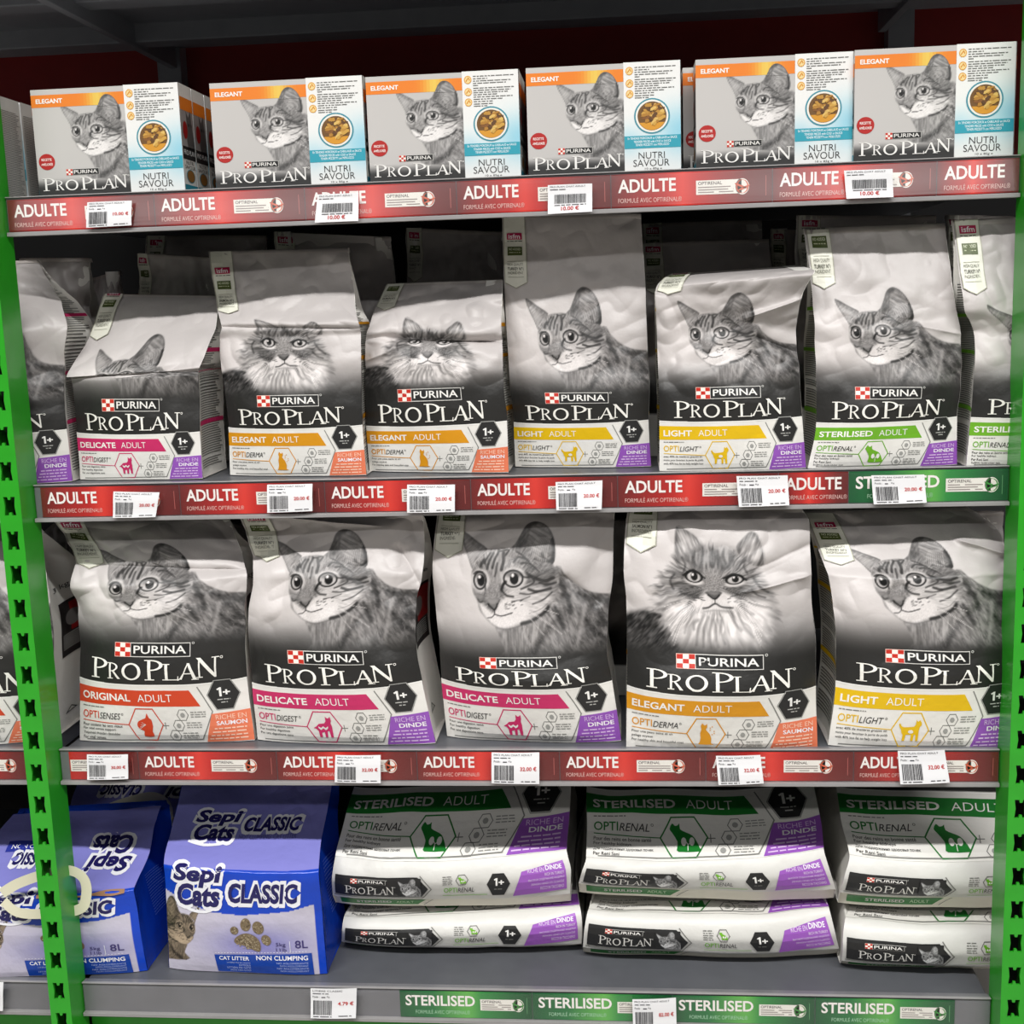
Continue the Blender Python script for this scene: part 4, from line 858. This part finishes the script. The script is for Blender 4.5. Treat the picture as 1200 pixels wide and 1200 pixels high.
bag('cat_food_bag', [(0, (269, 558), (429, 558), 0), (.325, (267, 501), (424, 498), -.002), (.56, (263, 463), (423, 460), 0), (.85, (257, 420), (423, 415), .002), (1.0, (255, 398), (422, 393), .004), (1.12, (257, 384), (420, 383), -.004), (1.35, (253, 365), (416, 362), .015), (1.845, (244, 295), (407, 291), .045)],
    DZ[1], 'tall small ELEGANT bag with a frontal long-haired cat', group=SG, design=D_elegant(), catkind='long', rib=RIB_S, color=C_OCHRE, seed=21, wr=.005, creases=(((.0, 1.13), (1., 1.10), -.008, .03),))
bag('cat_food_bag', [(0, (433, 553), (596, 555), 0), (.325, (429, 499), (594, 493), -.002), (.56, (427, 456), (590, 451), 0), (.85, (427, 416), (589, 414), .0), (.93, (428, 403), (588, 402), .004), (1.03, (429, 396), (588, 398), .008), (1.1, (430, 388), (587, 390), .002), (1.3, (437, 366), (587, 362), .02), (1.66, (452, 333), (589, 328), .06)],
    DZ[1], 'crumpled small ELEGANT bag whose printed cat looks squeezed', group=SG, design=D_elegant(), catkind='long', rib=RIB_S, color=C_OCHRE, seed=31, wr=.008, creases=(((.2, 1.0), (1., .95), -.010, .035), ((.0, .8), (.45, .98), .006, .03)))
bag('cat_food_bag', [(0, (604, 548), (763, 548), 0), (.325, (602, 495), (760, 492), -.002), (.56, (598, 459), (761, 458), 0), (.9, (595, 408), (759, 407), .002), (1.32, (591, 337), (756, 337), .008), (1.845, (588, 253), (751, 250), .02)],
    DZ[1], 'tall upright small LIGHT bag reaching up to the top rail', group=SG, design=D_light(), color=C_YEL, seed=41, wr=.004)
bag('cat_food_bag', [(0, (773, 553), (945, 550), 0), (.325, (773, 493), (940, 488), -.002), (.56, (772, 453), (938, 450), 0), (.98, (770, 391), (934, 389), .004), (1.3, (768, 346), (940, 347), (-.004, -.020)), (1.42, (770, 337), (953, 322), (-.004, -.038)), (1.52, (776, 328), (955, 317), (.02, -.030)), (1.75, (786, 322), (938, 311), .06)],
    DZ[1], 'small LIGHT bag with its top folded back and a pointed right corner', group=SG, design=D_light(), color=C_YEL, seed=51, wr=.008, creases=(((.62, 1.1), (1., 1.28), .012, .03), ((.7, .95), (1., .8), -.008, .04)))
bag('cat_food_bag', [(0, (947, 550), (1122, 546), 0), (.325, (957, 495), (1122, 488), -.002), (.56, (957, 452), (1126, 452), 0), (.98, (955, 388), (1125, 387), .004), (1.32, (952, 338), (1116, 337), .012), (1.66, (943, 268), (1107, 262), .03)],
    DZ[1], 'small green STERILISED bag beside the pointed LIGHT bag', group=SG, design=D_ster(), color=C_GREEN, seed=61, wr=.006, creases=(((.7, 1.02), (1., .95), .006, .03),))
bag('cat_food_bag', [(0, (1133, 548), (1300, 545), 0), (.325, (1139, 489), (1305, 484), -.002), (.56, (1141, 452), (1306, 450), 0), (.98, (1144, 392), (1306, 390), .004), (1.1, (1139, 378), (1305, 372), .0), (1.22, (1130, 362), (1302, 356), -.004), (1.75, (1119, 258), (1290, 252), .02)],
    DZ[1], 'green STERILISED bag cut off by the right green post', group=SG, design=D_ster(), color=C_GREEN, seed=71, wr=.006)

def rear_bag(l, r, y, deck, label, group, seed=0, rib=True, lean=.03, D=.07, vt=1.75):
    A = at_y(*l, y+lean); B = at_y(*r, y+lean); ok = []
    V = [0, .5, 1.2, vt]; L = []; R = []
    a0 = A.copy(); b0 = B.copy(); m = (a0+b0)/2
    for t in (0, .3, .7, 1.):
        z = deck+.0012; L.append(np.array([a0[0]+(m[0]-a0[0])*.0, y+lean*t**1.5, z+(A[2]-z)*t])); R.append(np.array([b0[0], y+lean*t**1.5, z+(B[2]-z)*t]))
    return bag('cat_food_bag', None, deck, label, group=group, world=(V, L, R), catkind='none', rib=RIB_T if rib else None, D=D, gl=False, gr=False, seed=seed, res=44, wr=.010)
RG = 'bags standing behind the front row of small bags'
rear_bag((20, 303), (104, 303), .175, DZ[1], 'shaded bag behind the bag at the left green post', RG, 101, False)
rear_bag((100, 327), (142, 318), .30, DZ[1], 'narrow shaded bag top left of the folded DELICATE bag', RG, 102, False)
rear_bag((160, 297), (248, 302), .185, DZ[1], 'shaded bag directly behind the folded DELICATE bag', RG, 103)
rear_bag((168, 276), (310, 276), .285, DZ[1], 'dark bag further back, left of the tall ELEGANT bag', RG, 104)
rear_bag((322, 272), (458, 278), .190, DZ[1], 'dark bag behind and right of the tall ELEGANT bag', RG, 105)
rear_bag((475, 267), (588, 272), .24, DZ[1], 'dark bag directly behind the crumpled ELEGANT bag', RG, 106)
rear_bag((752, 285), (902, 280), .180, DZ[1], 'dark bag directly behind the folded LIGHT bag', RG, 107)
rear_bag((752, 262), (893, 258), .28, DZ[1], 'dark tall bag at the back behind the folded LIGHT bag', RG, 108)
rear_bag((904, 268), (1000, 275), .30, DZ[1], 'dark bag at the back, left of the STERILISED bag', RG, 109)
rear_bag((934, 253), (1097, 253), .155, DZ[1], 'shaded bag directly behind the small STERILISED bag', RG, 110)
rear_bag((1112, 252), (1190, 254), .190, DZ[1], 'shaded bag behind the STERILISED bag at the right post', RG, 111)

# ------------------------------------------------------------------ large bags on the third shelf
LG = 'large cat food bags on the third shelf'
bag('cat_food_bag', [(0, (-140, 880), (63, 868), 0), (.325, (-145, 812), (63, 812), -.002), (.56, (-148, 770), (63, 765), 0), (1.0, (-150, 690), (52, 690), .004), (1.4, (-150, 620), (45, 640), .03), (1.7, (-140, 590), (30, 600), .06)],
    DZ[2], 'large bag left of the left green post', group=LG, design=D_orig(), catkind='short', color=C_ORA, D=.13, seed=201, wr=.006, gr='pic')
bag('cat_food_bag', [(0, (93, 869), (298, 869), 0), (.325, (92, 794), (288, 794), -.004), (.56, (91, 748), (287, 746), -.002), (.78, (86, 712), (287, 712), 0), (.98, (84, 690), (289, 676), .0), (1.1, (88, 664), (286, 662), .012), (1.34, (74, 630), (279, 637), .03), (1.5, (65, 610), (271, 616), .045), (1.58, (61, 602), (268, 605), .055)],
    DZ[2], 'large red ORIGINAL bag at the left end of the third shelf', group=LG, design=D_orig(), color=C_ORA, D=.11, gr='pic', seed=211, wr=.008, bulge=.026, res=190, rdv=.23, creases=(((.0, 1.12), (1., 1.05), -.010, .04),))
bag('cat_food_bag', [(0, (301, 869), (510, 873), 0), (.325, (295, 800), (494, 798), -.004), (.56, (291, 757), (487, 756), -.002), (.78, (292, 718), (487, 708), 0), (.98, (297, 678), (494, 676), .0), (1.1, (295, 656), (496, 658), .008), (1.36, (285, 619), (495, 612), .02), (1.52, (280, 601), (494, 598), .03)],
    DZ[2], 'dented large pink DELICATE bag beside the ORIGINAL bag', group=LG, design=D_delicate(), D=.11, gr='pic', seed=221, wr=.008, bulge=.026, res=190, rdv=.23, creases=(((.15, 1.5), (.75, 1.35), .010, .03), ((.85, 1.2), (1., .9), -.01, .05)))
bag('cat_food_bag', [(0, (524, 864), (728, 870), 0), (.325, (517, 795), (717, 798), -.004), (.56, (515, 762), (711, 762), -.002), (.78, (510, 718), (713, 716), 0), (.98, (507, 674), (718, 676), .0), (1.32, (511, 611), (719, 610), .012), (1.5, (513, 594), (721, 593), .02)],
    DZ[2], 'large pink DELICATE bag with a wide-eyed tabby in the middle of the shelf', group=LG, design=D_delicate(), D=.11, gr='pic', seed=231, wr=.005, bulge=.036, res=190, rdv=.23, creases=(((.72, 1.0), (.95, .82), -.008, .03),))
bag('cat_food_bag', [(0, (734, 876), (958, 877), 0), (.325, (735, 803), (956, 804), -.004), (.56, (735, 759), (956, 759), -.002), (.8, (734, 704), (952, 703), 0), (.98, (731, 670), (951, 671), -.002), (1.25, (734, 613), (948, 612), .012), (1.4, (737, 594), (939, 596), .02)],
    DZ[2], 'large ELEGANT bag with a white-chested long-haired cat', group=LG, design=D_elegant(), catkind='long', rib=RIB_S, color=C_OCHRE, D=.11, seed=241, wr=.007, bulge=.036, res=190, rdv=.23, creases=(((.62, .86), (1., .97), .008, .03), ((.7, 1.0), (1., 1.12), -.005, .03)))
bag('cat_food_bag', [(0, (971, 875), (1190, 877), 0), (.325, (980, 798), (1192, 799), -.004), (.56, (980, 754), (1192, 757), -.002), (.8, (976, 708), (1190, 710), 0), (.98, (972, 677), (1188, 675), .0), (1.07, (967, 664), (1184, 662), .01), (1.34, (954, 631), (1170, 622), .035), (1.5, (946, 611), (1152, 606), .05), (1.6, (940, 598), (1135, 595), .06)],
    DZ[2], 'large yellow LIGHT bag at the right end of the third shelf', group=LG, design=D_light(), color=C_YEL, D=.11, seed=251, wr=.006, bulge=.026, res=190, rdv=.23, creases=(((.75, 1.3), (1., 1.15), .010, .03),))
RG3 = 'bags standing behind the large bags'
rear_bag((30, 640), (78, 600), .22, DZ[2], 'dark bag in the gap left of the ORIGINAL bag', RG3, 301, False)
rear_bag((1060, 600), (1176, 600), .20, DZ[2], 'dark bag behind the large LIGHT bag', RG3, 302, False)
rear_bag((700, 610), (800, 610), .22, DZ[2], 'dark bag in the gap left of the large ELEGANT bag', RG3, 303, False)
rear_bag((240, 615), (330, 615), .22, DZ[2], 'dark bag in the gap right of the ORIGINAL bag', RG3, 304, False)

# ------------------------------------------------------------------ litter bags on the bottom shelf
LB = rgb(16, 66, 190); LIL = rgb(132, 132, 206); NAVY = rgb(34, 30, 92)
def litter_art(flip):
    a = Art(); rnd = random.Random(6); W_ = rgb(240, 240, 246); PG = rgb(188, 182, 196); T = rgb(124, 108, 84)
    def outl(t, x0, y0, x1, y1, b=.02, sh=.2, mir=False):
        def put(c, l, bb):
            V, F = text2d(t, bb, sh); V = V.copy(); e = (bb-.005)*.35
            if mir: V = 1-V
            a.raw(V*np.array([x1-x0+2*e, y1-y0+2*e])+np.array([x0-e, y0-e]), F, c, l)
        put(W_, 2, .10); put(NAVY, 3, .04)
    outl('Sepi', .08, .545, .385, .655); outl('Cats', .10, .45, .36, .54); a.line(smooth_poly([(.10, .45), (.18, .415), (.28, .412), (.36, .45), (.39, .50)], 5, False), .016, W_, 2)
    outl('CLASSIC', .44, .475, .86, .555)
    d = -1 if flip else 1
    if not flip:
        outl('Sepi', .17, .90, .45, 1.0); outl('Cats', .18, .80, .42, .89); a.line(smooth_poly([(.14, .79), (.25, .765), (.38, .78), (.44, .83)], 5, False), .014, W_, 2)
        outl('CLASSIC', .50, .86, .84, .94); a.text('NOT CLUMPING  CAT LITTER', .47, .80, .84, .83, rgb(90, 88, 150), 2)
    else:
        outl('Sepi', .66, .76, .90, .86, mir=True); outl('Cats', .66, .87, .88, .96, mir=True); outl('CLASSIC', .20, .80, .46, .86, mir=True); a.rect(.12, .88, .5, .96, rgb(48, 60, 160), 1); a.text('NON CLUMPING', .15, .90, .46, .93, W_, 2, .01)
    # paw of grains, panel texts
    paw = [(.445, .21, .026, .028, 0), (.522, .315, .033, .04, -.2), (.603, .30, .034, .042, .15), (.646, .215, .030, .036, .3)]
    pad = smooth_poly([(.44, .21), (.47, .255), (.53, .275), (.60, .25), (.615, .19), (.60, .155), (.56, .175), (.50, .185), (.455, .19)], 4)
    paw = [(.452, .302, .026, .027, 0), (.526, .34, .033, .041, -.15), (.604, .322, .036, .042, .2), (.648, .24, .030, .037, .3)]
    pad = smooth_poly([(.445, .235), (.475, .268), (.53, .285), (.585, .262), (.61, .215), (.603, .162), (.565, .168), (.52, .195), (.46, .21)], 4)
    a.poly(pad, T, 1)
    for c in paw: a.ell(c[0], c[1], c[2], c[3], T, 1, 20, c[4])
    for k in range(240):
        if k < 150:
            x, y = rnd.uniform(.46, .60), rnd.uniform(.175, .275)
            if y > .28-((x-.53)/.09)**2*.06 or y < .19-(x-.46)*.2: continue
        else:
            c = paw[k % 4]; t = rnd.uniform(0, 6.28); q = math.sqrt(rnd.random())*.8; x, y = c[0]+c[2]*q*_c(t), c[1]+c[3]*q*_s(t)
        a.ell(x, y, .005, .004, rnd.choice([rgb(150, 134, 106), rgb(92, 78, 60), rgb(176, 162, 134)]), 2, 6)
    D_ = rgb(60, 52, 110)
    a.text('5kg', .705, .19, .765, .222, D_, 1); a.text('11lb', .705, .162, .768, .186, D_, 1); a.rect(.79, .16, .7935, .232, W_, 1); a.text('8L', .823, .182, .90, .235, D_, 1, .01)
    for k in range(30): a.rect(.315+.0195*k, .140+.0006*k, .325+.0195*k, .1435+.0006*k, W_, 1)
    a.poly([(.31, .13), (.92, .148), (.925, .0), (.325, .01)], rgb(24, 66, 160), 1)
    a.text('CAT LITTER', .34, .094, .53, .122, W_, 2, .02); a.text('NON CLUMPING', .575, .10, .895, .132, W_, 2, .02)
    for j, t in enumerate(('LITIÈRE POUR CHATS', 'KATTEGRUS', 'LETTIERA PER GATTI', 'ARENA PARA GATOS')):
        a.text(t, .54-.0085*len(t), .072-.018*j, .535, .084-.018*j, rgb(170, 186, 230), 2); a.text('NON AGGLOMERANT' if j % 2 else 'NO AGLOMERANTE', .70+.02*(j % 2), .074-.018*j, .895, .086-.018*j, rgb(170, 186, 230), 2)
    return a
def litter(rows, label, flip, seed, D=.115):
    V, L, R = rows_px(rows, DZ[3], .014 if flip else 0.); S = Surf(V, L, R, .010, .005, seed, wstart=.5, vbul=(.5, 1., .3), creases=(((.36, .68), (.40, .45), .004, .012), ((.75, .50), (.82, .66), .004, .012), ((.0, .64), (1., .63), .004, .02)))
    base = (L[0]+R[0])/2+np.array([0, D/2, 0]); base[2] = DZ[3]; r = empty('litter_bag', base, label, 'cat litter bag', 'blue cat litter bags')
    nu, nv = 170, 240; ug, vg = np.meshgrid(np.linspace(0, 1, nu), np.linspace(V[0], V[-1], nv)); u = ug.ravel(); v = vg.ravel()
    top = np.interp(u, [0, .3, .5, .8, 1], [.50, .41, .395, .42, .46]); C = np.tile(LB, (len(u), 1)); pan = (v < top) & (u < .955)
    g = np.exp(-(((u-.6)/.3)**2+((v-.2)/.12)**2)); pc = lin(np.stack([.78-.25*g, .76-.24*g, .82-.06*g], 1)); C[pan] = pc[pan]
    C[(v > .645) & (u > -.1)] = LIL
    X = 262+(300-(u*1100+45))/.457; Y = 100+((777-v*1100)-255)/.55
    m = pan & (X > 150) & (X < 830) & (Y > 60) & (Y < 1010) & (u < .32); gg, cv = cat_short(X[m], Y[m]); tint = np.clip(gg, 0, 1)[:, None]*np.array([.88, .78, .66])*.86; C[m] = C[m]*(1-cv[:, None])+lin(tint)*cv[:, None]
    mb = MB(); mb.grid(S(u, v).reshape(nv, nu, 3), C); litter_art(flip).lay(mb, S, .0005, .00022, .06, .06, clip=(-.01, V[-1])); mb.build('front_panel', GLOSS, r)
    vv = np.linspace(V[0], V[-1], 30); dd = np.interp(vv, [0, .64, V[-1]], [D, D, .02]); 
    for side, uu in ((-1, 0.), (1, 1.)):
        ss = np.linspace(0, 1, 9); E_ = S(np.full(30, uu), vv); P = np.zeros((30, 9, 3))
        for j, q in enumerate(ss):
            P[:, j] = E_; P[:, j, 1] += dd*q; P[:, j, 0] += -side*.012*math.sin(math.pi*q)*sstep(.0, .6, vv)+side*.002*(vnoise(vv*9, np.full(30, q*4), seed)-.5)
        mb = MB(); mb.grid(P if side > 0 else P[:, ::-1], LB*.92); a = Art(); rr = random.Random(4)
        for k in range(16): a.scribble(.52, rr.uniform(.8, .92), .56-.02*k, .010, rgb(90, 120, 210), rr)
        a.lay(mb, (lambda u_, v_: np.stack([np.interp(v_, vv, E_[:, i]) for i in range(3)], 1)+np.stack([-side*.012*np.sin(np.pi*np.asarray(u_))*sstep(.0, .6, np.asarray(v_))+side*.0012, np.asarray(u_)*D, 0*np.asarray(u_)], 1)), .0004, .0002, .2, .1) if side > 0 else None
        mb.build('side_gusset', GLOSS, r)
    A = S(np.zeros(30), vv); B = S(np.ones(30), vv); A[:, 1] += dd; B[:, 1] += dd; ts = np.linspace(0, 1, 8)[None, :, None]; mb = MB(); P = B[:, None]*(1-ts)+A[:, None]*ts; mb.grid(P, LB)
    mb.grid(np.stack([P[0, ::-1], S(np.linspace(0, 1, 8), np.full(8, V[0]))]), LB); mb.build('back_panel', GLOSS, r)
    return r, S
la, LS = litter([(0, (-28, 1152), (172, 1147), 0), (.40, (-33, 1083), (161, 1078), 0), (.62, (-35, 1052), (154, 1047), -.004), (.66, (-33, 1045), (156, 1040), .004), (.82, (-22, 1010), (171, 1008), .05), (1.05, (-5, 977), (180, 967), .10), (1.3, (15, 955), (188, 945), .15)],
    'blue litter bag with a torn pale handle behind the left green post', True, 401)
# torn paper handle of the left litter bag
def strap(pts, wd, name, parent, col):
    P = smooth_poly([at_y(*p[:2], p[2]) for p in pts], 6, False); T = np.gradient(P, axis=0); T /= np.linalg.norm(T, axis=1)[:, None]
    N = np.cross(T, np.array([0, -1., 0])); N /= np.linalg.norm(N, axis=1)[:, None]; mb = MB()
    q_ = np.array([0, .0005, 0]); ring = np.stack([P+N*wd/2, P-N*wd/2, P-N*wd/2+q_, P+N*wd/2+q_, P+N*wd/2], 1); mb.grid(ring, col); o = mb.build(name, PAPER, parent, smooth=False); return o
yl = float(LS(np.array([.5]), np.array([.55]))[0, 1])
o = strap([(2, 1047, yl-.012), (20, 1036, yl-.014), (48, 1026, yl-.018), (80, 1020, yl-.018), (98, 1030, yl-.016), (101, 1050, yl-.014), (92, 1066, yl-.014), (50, 1071, yl-.016), (20, 1069, yl-.014), (4, 1056, yl-.012)], .0135, 'handle', la, rgb(226, 222, 196)); o['label'] = 'torn cream paper handle'
mb = MB(); t_ = np.linspace(0, 1, 20); tp = LS(.42+.53*t_, np.full(20, .645)+.012*np.sin(t_*9)); bt = LS(.42+.53*t_, np.full(20, .615)+.010*np.sin(t_*13)); mb.grid(np.stack([bt, tp])+np.array([0, -.0025, 0]), rgb(150, 110, 76)); o = mb.build('torn_edge', PAPER, la); o['label'] = 'brown torn paper edge'
lb, _ = litter([(0, (198, 1136), (383, 1143), 0), (.40, (194, 1066), (377, 1070), 0), (.62, (190, 1020), (373, 1024), -.004), (.67, (191, 1010), (373, 1014), .004), (.80, (197, 983), (376, 983), .045), (1.02, (206, 948), (383, 948), .09), (1.4, (220, 895), (392, 893), .15)],
    'blue litter bag standing between the left post and the lying white bags', False, 411)
copy_tree(la, (.02, .24, 0), 'dark blue litter bag at the back behind the torn one')


# ------------------------------------------------------------------ large white bags lying in three stacks
def end_art():
    a = Art(); rnd = random.Random(12); GT = rgb(120, 120, 116); K = rgb(36, 36, 36)
    a.poly([(.015, -.170), (.385, -.170), (.415, -.13), (.37, -.075), (.015, -.075)], K, 1)
    a.line([(.01, -.176), (.39, -.176), (.428, -.13), (.38, -.068)], .004, GT, 1)
    purina(a, .085, -.108, .235, -.088, .18); logo_plan(a, lambda x, y: (.06+.215*x, -.157+.038*y), rgb(238, 236, 230))
    for k in range(5): a.scribble(.475, .515, -.075-.009*k, .006, GT, rnd, 1)
    a.line(hexpts(.555, -.092, .025, .027), .003, GT, 1, True); icon(a, 'kidney', .555, -.093, .017, C_GREEN, WHITE)
    a.text('OPTI', .48, -.148, .535, -.126, C_GREEN, 1, .008); a.text('RENAL', .538, -.148, .605, -.128, rgb(60, 60, 58), 1, 0, .2); a.rect(.475, -.162, .66, -.160, C_GREEN, 1)
    a.poly(hexpts(.705, -.12, .048, .052), K, 1); one_plus(a, .686, -.126, .728, -.094); a.scribble(.688, .72, -.142, .007, GT, rnd, 2)
    pu = rgb(158, 92, 190); lt = rgb(236, 214, 244)
    a.poly([(.80, -.075), (.975, -.045), (.985, -.165), (.765, -.175)], pu, 1); a.text('RICHE EN', .825, -.084, .892, -.066, lt, 2); a.text('DINDE', .898, -.080, .965, -.060, rgb(250, 246, 252), 2, .02)
    for j, t in enumerate(('RICH IN TURKEY', 'ВЫСОКОЕ СОДЕРЖАНИЕ ИНДЕЙКИ', 'ZENGIN HINDI ETI İÇERİĞİ', 'RICCO IN TACCHINO')): a.text(t, .972-.0056*len(t), -.103-.018*j, .972, -.091-.018*j, lt, 2, .004)
    return a
EA = end_art(); DS = pro_art('STERILISED', 'RENAL ', C_GREEN_SHADE, 'DINDE', 'kidney', ['Pour des reins en bonne santé', 'For healthy kidneys', 'Для поддержания здоровья почек', 'Per Reni Sani'])  # lying bags: pack green darkened in the print for the shadow over them
def flat_bag(rows, y0, label, fold, D=.30, seed=0, drop=None, green_fold=True, ground=False):
    if ground: drop = DZ[3]+fold+.0035
    V = [q[0] for q in rows]; L = [at_y(*q[1], y0+q[3]) for q in rows]; R = [at_y(*q[2], y0+q[3]) for q in rows]
    if drop is not None:
        for q in (L, R): q[0][2] = drop
    S = Surf(V, L, R, .012, .007, seed, out=(0, -.9, -.15), wstart=-.1, vbul=(.9, 1., .6)); W_ = rgb(214, 213, 208)
    base = (L[0]+R[0])/2+np.array([0, D/2, 0]); zb = min(L[0][2], R[0][2]); base[2] = zb-fold
    r = empty('cat_food_sack', base, label, 'cat food bag', 'large white bags lying on the bottom shelf')
    nu = 90; nv = int(nu*(V[-1]-V[0]))+14; ug, vg = np.meshgrid(np.linspace(0, 1, nu), np.linspace(V[0], V[-1], nv)); C = np.tile(W_, (nu*nv, 1)); C[(vg.ravel() > .322)] = BLACK
    mb = MB(); mb.grid(S(ug.ravel(), vg.ravel()).reshape(nv, nu, 3), C); DS.lay(mb, S, .0007, .00025, .05, .04, clip=(.0, V[-1]-.01))
    mb.build('front_panel', FILM, r)
    me_ = MB(); EA.lay(me_, S, .0007, .00025, .05, .03, clip=(V[0]+.004, .0)); cu, cvv = np.meshgrid(np.linspace(.285, .385, 60), np.linspace(-.168, -.078, 48))
    X = 236+(cu-.285)/.10*760; Y = 84+(-.078-cvv)/.09*650; g, co = cat_short(X.ravel(), Y.ravel()); gc = (g*1.0)*co+.15*(1-co)
    P = S(cu.ravel(), cvv.ravel())+np.array([0, -.0024, .0004]); me_.grid(P.reshape(48, 60, 3), lin(np.clip(gc, 0, 1))[:, None]*np.ones(3)); o = me_.build('end_panel', FILM, r); o['label'] = 'printed black and violet end panel'
    # folded seam under the end panel
    t = np.linspace(0, 1, 6); uu = np.linspace(0, 1, 40); e0 = S(uu, np.full(40, V[0])); F_ = np.stack([e0+np.array([0, .016*q**.6, -fold*q]) for q in t])
    mf = MB(); mf.grid(F_[::-1], rgb(222, 218, 204))
    if green_fold:
        a = Art(); a.poly([(.03, .25), (.36, .25), (.40, .85), (.03, .85)], C_GREEN_SHADE*.9, 1); a.text('STERILISED', .10, .42, .25, .68, W_, 2, .02); a.text('ADULT', .27, .42, .345, .68, rgb(190, 220, 180), 2); a.line([(.385, .2), (.43, .9)], .004, rgb(120, 120, 116), 1)
        a.lay(mf, lambda u_, v_: S(np.asarray(u_), np.full(len(u_), V[0]))+np.stack([0*np.asarray(u_), .016*np.clip(1-np.asarray(v_), 0, 1)**.6, -fold*(1-np.asarray(v_))], 1), .0006, .0003, .05, .2)
    mf.build('bottom_fold', FILM, r)
    # sides and underside, the bag body running back
    vv = np.linspace(V[0], V[-1], 20)
    for nm, uu_ in (('side_gusset', 0.), ('side_gusset', 1.)):
        E_ = S(np.full(20, uu_), vv); sx = 1 if uu_ == 0 else -1; P = np.zeros((20, 7, 3))
        for j, q in enumerate(np.linspace(0, 1, 7)): P[:, j] = E_; P[:, j, 1] += D*q*(1-.5*sstep(.1, V[-1], vv)); P[:, j, 0] += sx*.010*math.sin(math.pi*q)
        E0 = P[0].copy(); E0[:, 2] -= fold; P = np.concatenate([E0[None], P]); P[0, :, 1] += .014*(1-np.linspace(0, 1, 7))
        ms = MB(); ms.grid(P if uu_ else P[:, ::-1], rgb(220, 218, 212)); ms.build(nm, FILM, r)
    A = F_[-1]; B = A+np.array([0, D, 0]); T0 = S(uu, np.full(40, V[-1])); T1 = T0+np.array([0, D*.5, 0]); mk = MB()
    mk.grid(np.stack([B, A]), rgb(220, 218, 212)); mk.grid(np.stack([T0, T1, B]), rgb(220, 218, 212)); mk.build('back_panel', FILM, r)
    return r
d4 = DZ[3]
flat_bag([(-.19, (400, 1104), (681, 1103), 0), (-.10, (401, 1090), (682, 1085), -.010), (0, (404, 1072), (679, 1064), .004), (.10, (411, 1058), (676, 1050), .06)], .094, 'lower white bag of the stack beside the litter bag', .010, seed=501, D=.28, green_fold=True, ground=True)
flat_bag([(-.19, (389, 1052), (668, 1048), 0), (-.10, (388, 1032), (669, 1022), -.012), (0, (392, 1006), (664, 997), .0), (.14, (402, 968), (667, 960), .05), (.28, (412, 932), (669, 922), .10), (.45, (425, 897), (668, 890), .16), (.62, (435, 868), (666, 862), .22)], .088, 'upper white bag of the stack beside the litter bag', .018, seed=511, D=.24)
flat_bag([(-.19, (683, 1108), (984, 1119), 0), (-.10, (685, 1088), (979, 1094), -.008), (0, (690, 1066), (972, 1066), .006), (.10, (697, 1052), (968, 1052), .06)], .080, 'lower white bag of the middle stack', .015, seed=521, D=.28, ground=True)
flat_bag([(-.19, (678, 1036), (980, 1044), 0), (-.10, (682, 1022), (973, 1022), -.010), (0, (687, 1004), (966, 997), .0), (.14, (688, 970), (962, 962), .05), (.28, (687, 934), (955, 928), .10), (.45, (690, 900), (950, 893), .16), (.62, (694, 872), (944, 866), .22)], .080, 'upper white bag of the middle stack', .020, seed=531, D=.24)
flat_bag([(-.19, (987, 1127), (1290, 1130), 0), (-.10, (988, 1106), (1290, 1108), -.008), (0, (992, 1078), (1288, 1080), .006), (.10, (998, 1064), (1284, 1064), .06)], .060, 'lower white bag of the stack beside the right post', .012, seed=541, D=.28, ground=True)
flat_bag([(-.19, (985, 1047), (1292, 1050), 0), (-.10, (990, 1028), (1292, 1030), -.010), (0, (996, 1003), (1290, 1002), .0), (.14, (987, 968), (1286, 966), .05), (.28, (982, 934), (1282, 930), .10), (.45, (978, 900), (1276, 893), .16), (.62, (976, 872), (1270, 866), .22)], .068, 'upper white bag of the stack beside the right post', .022, seed=551, D=.24)
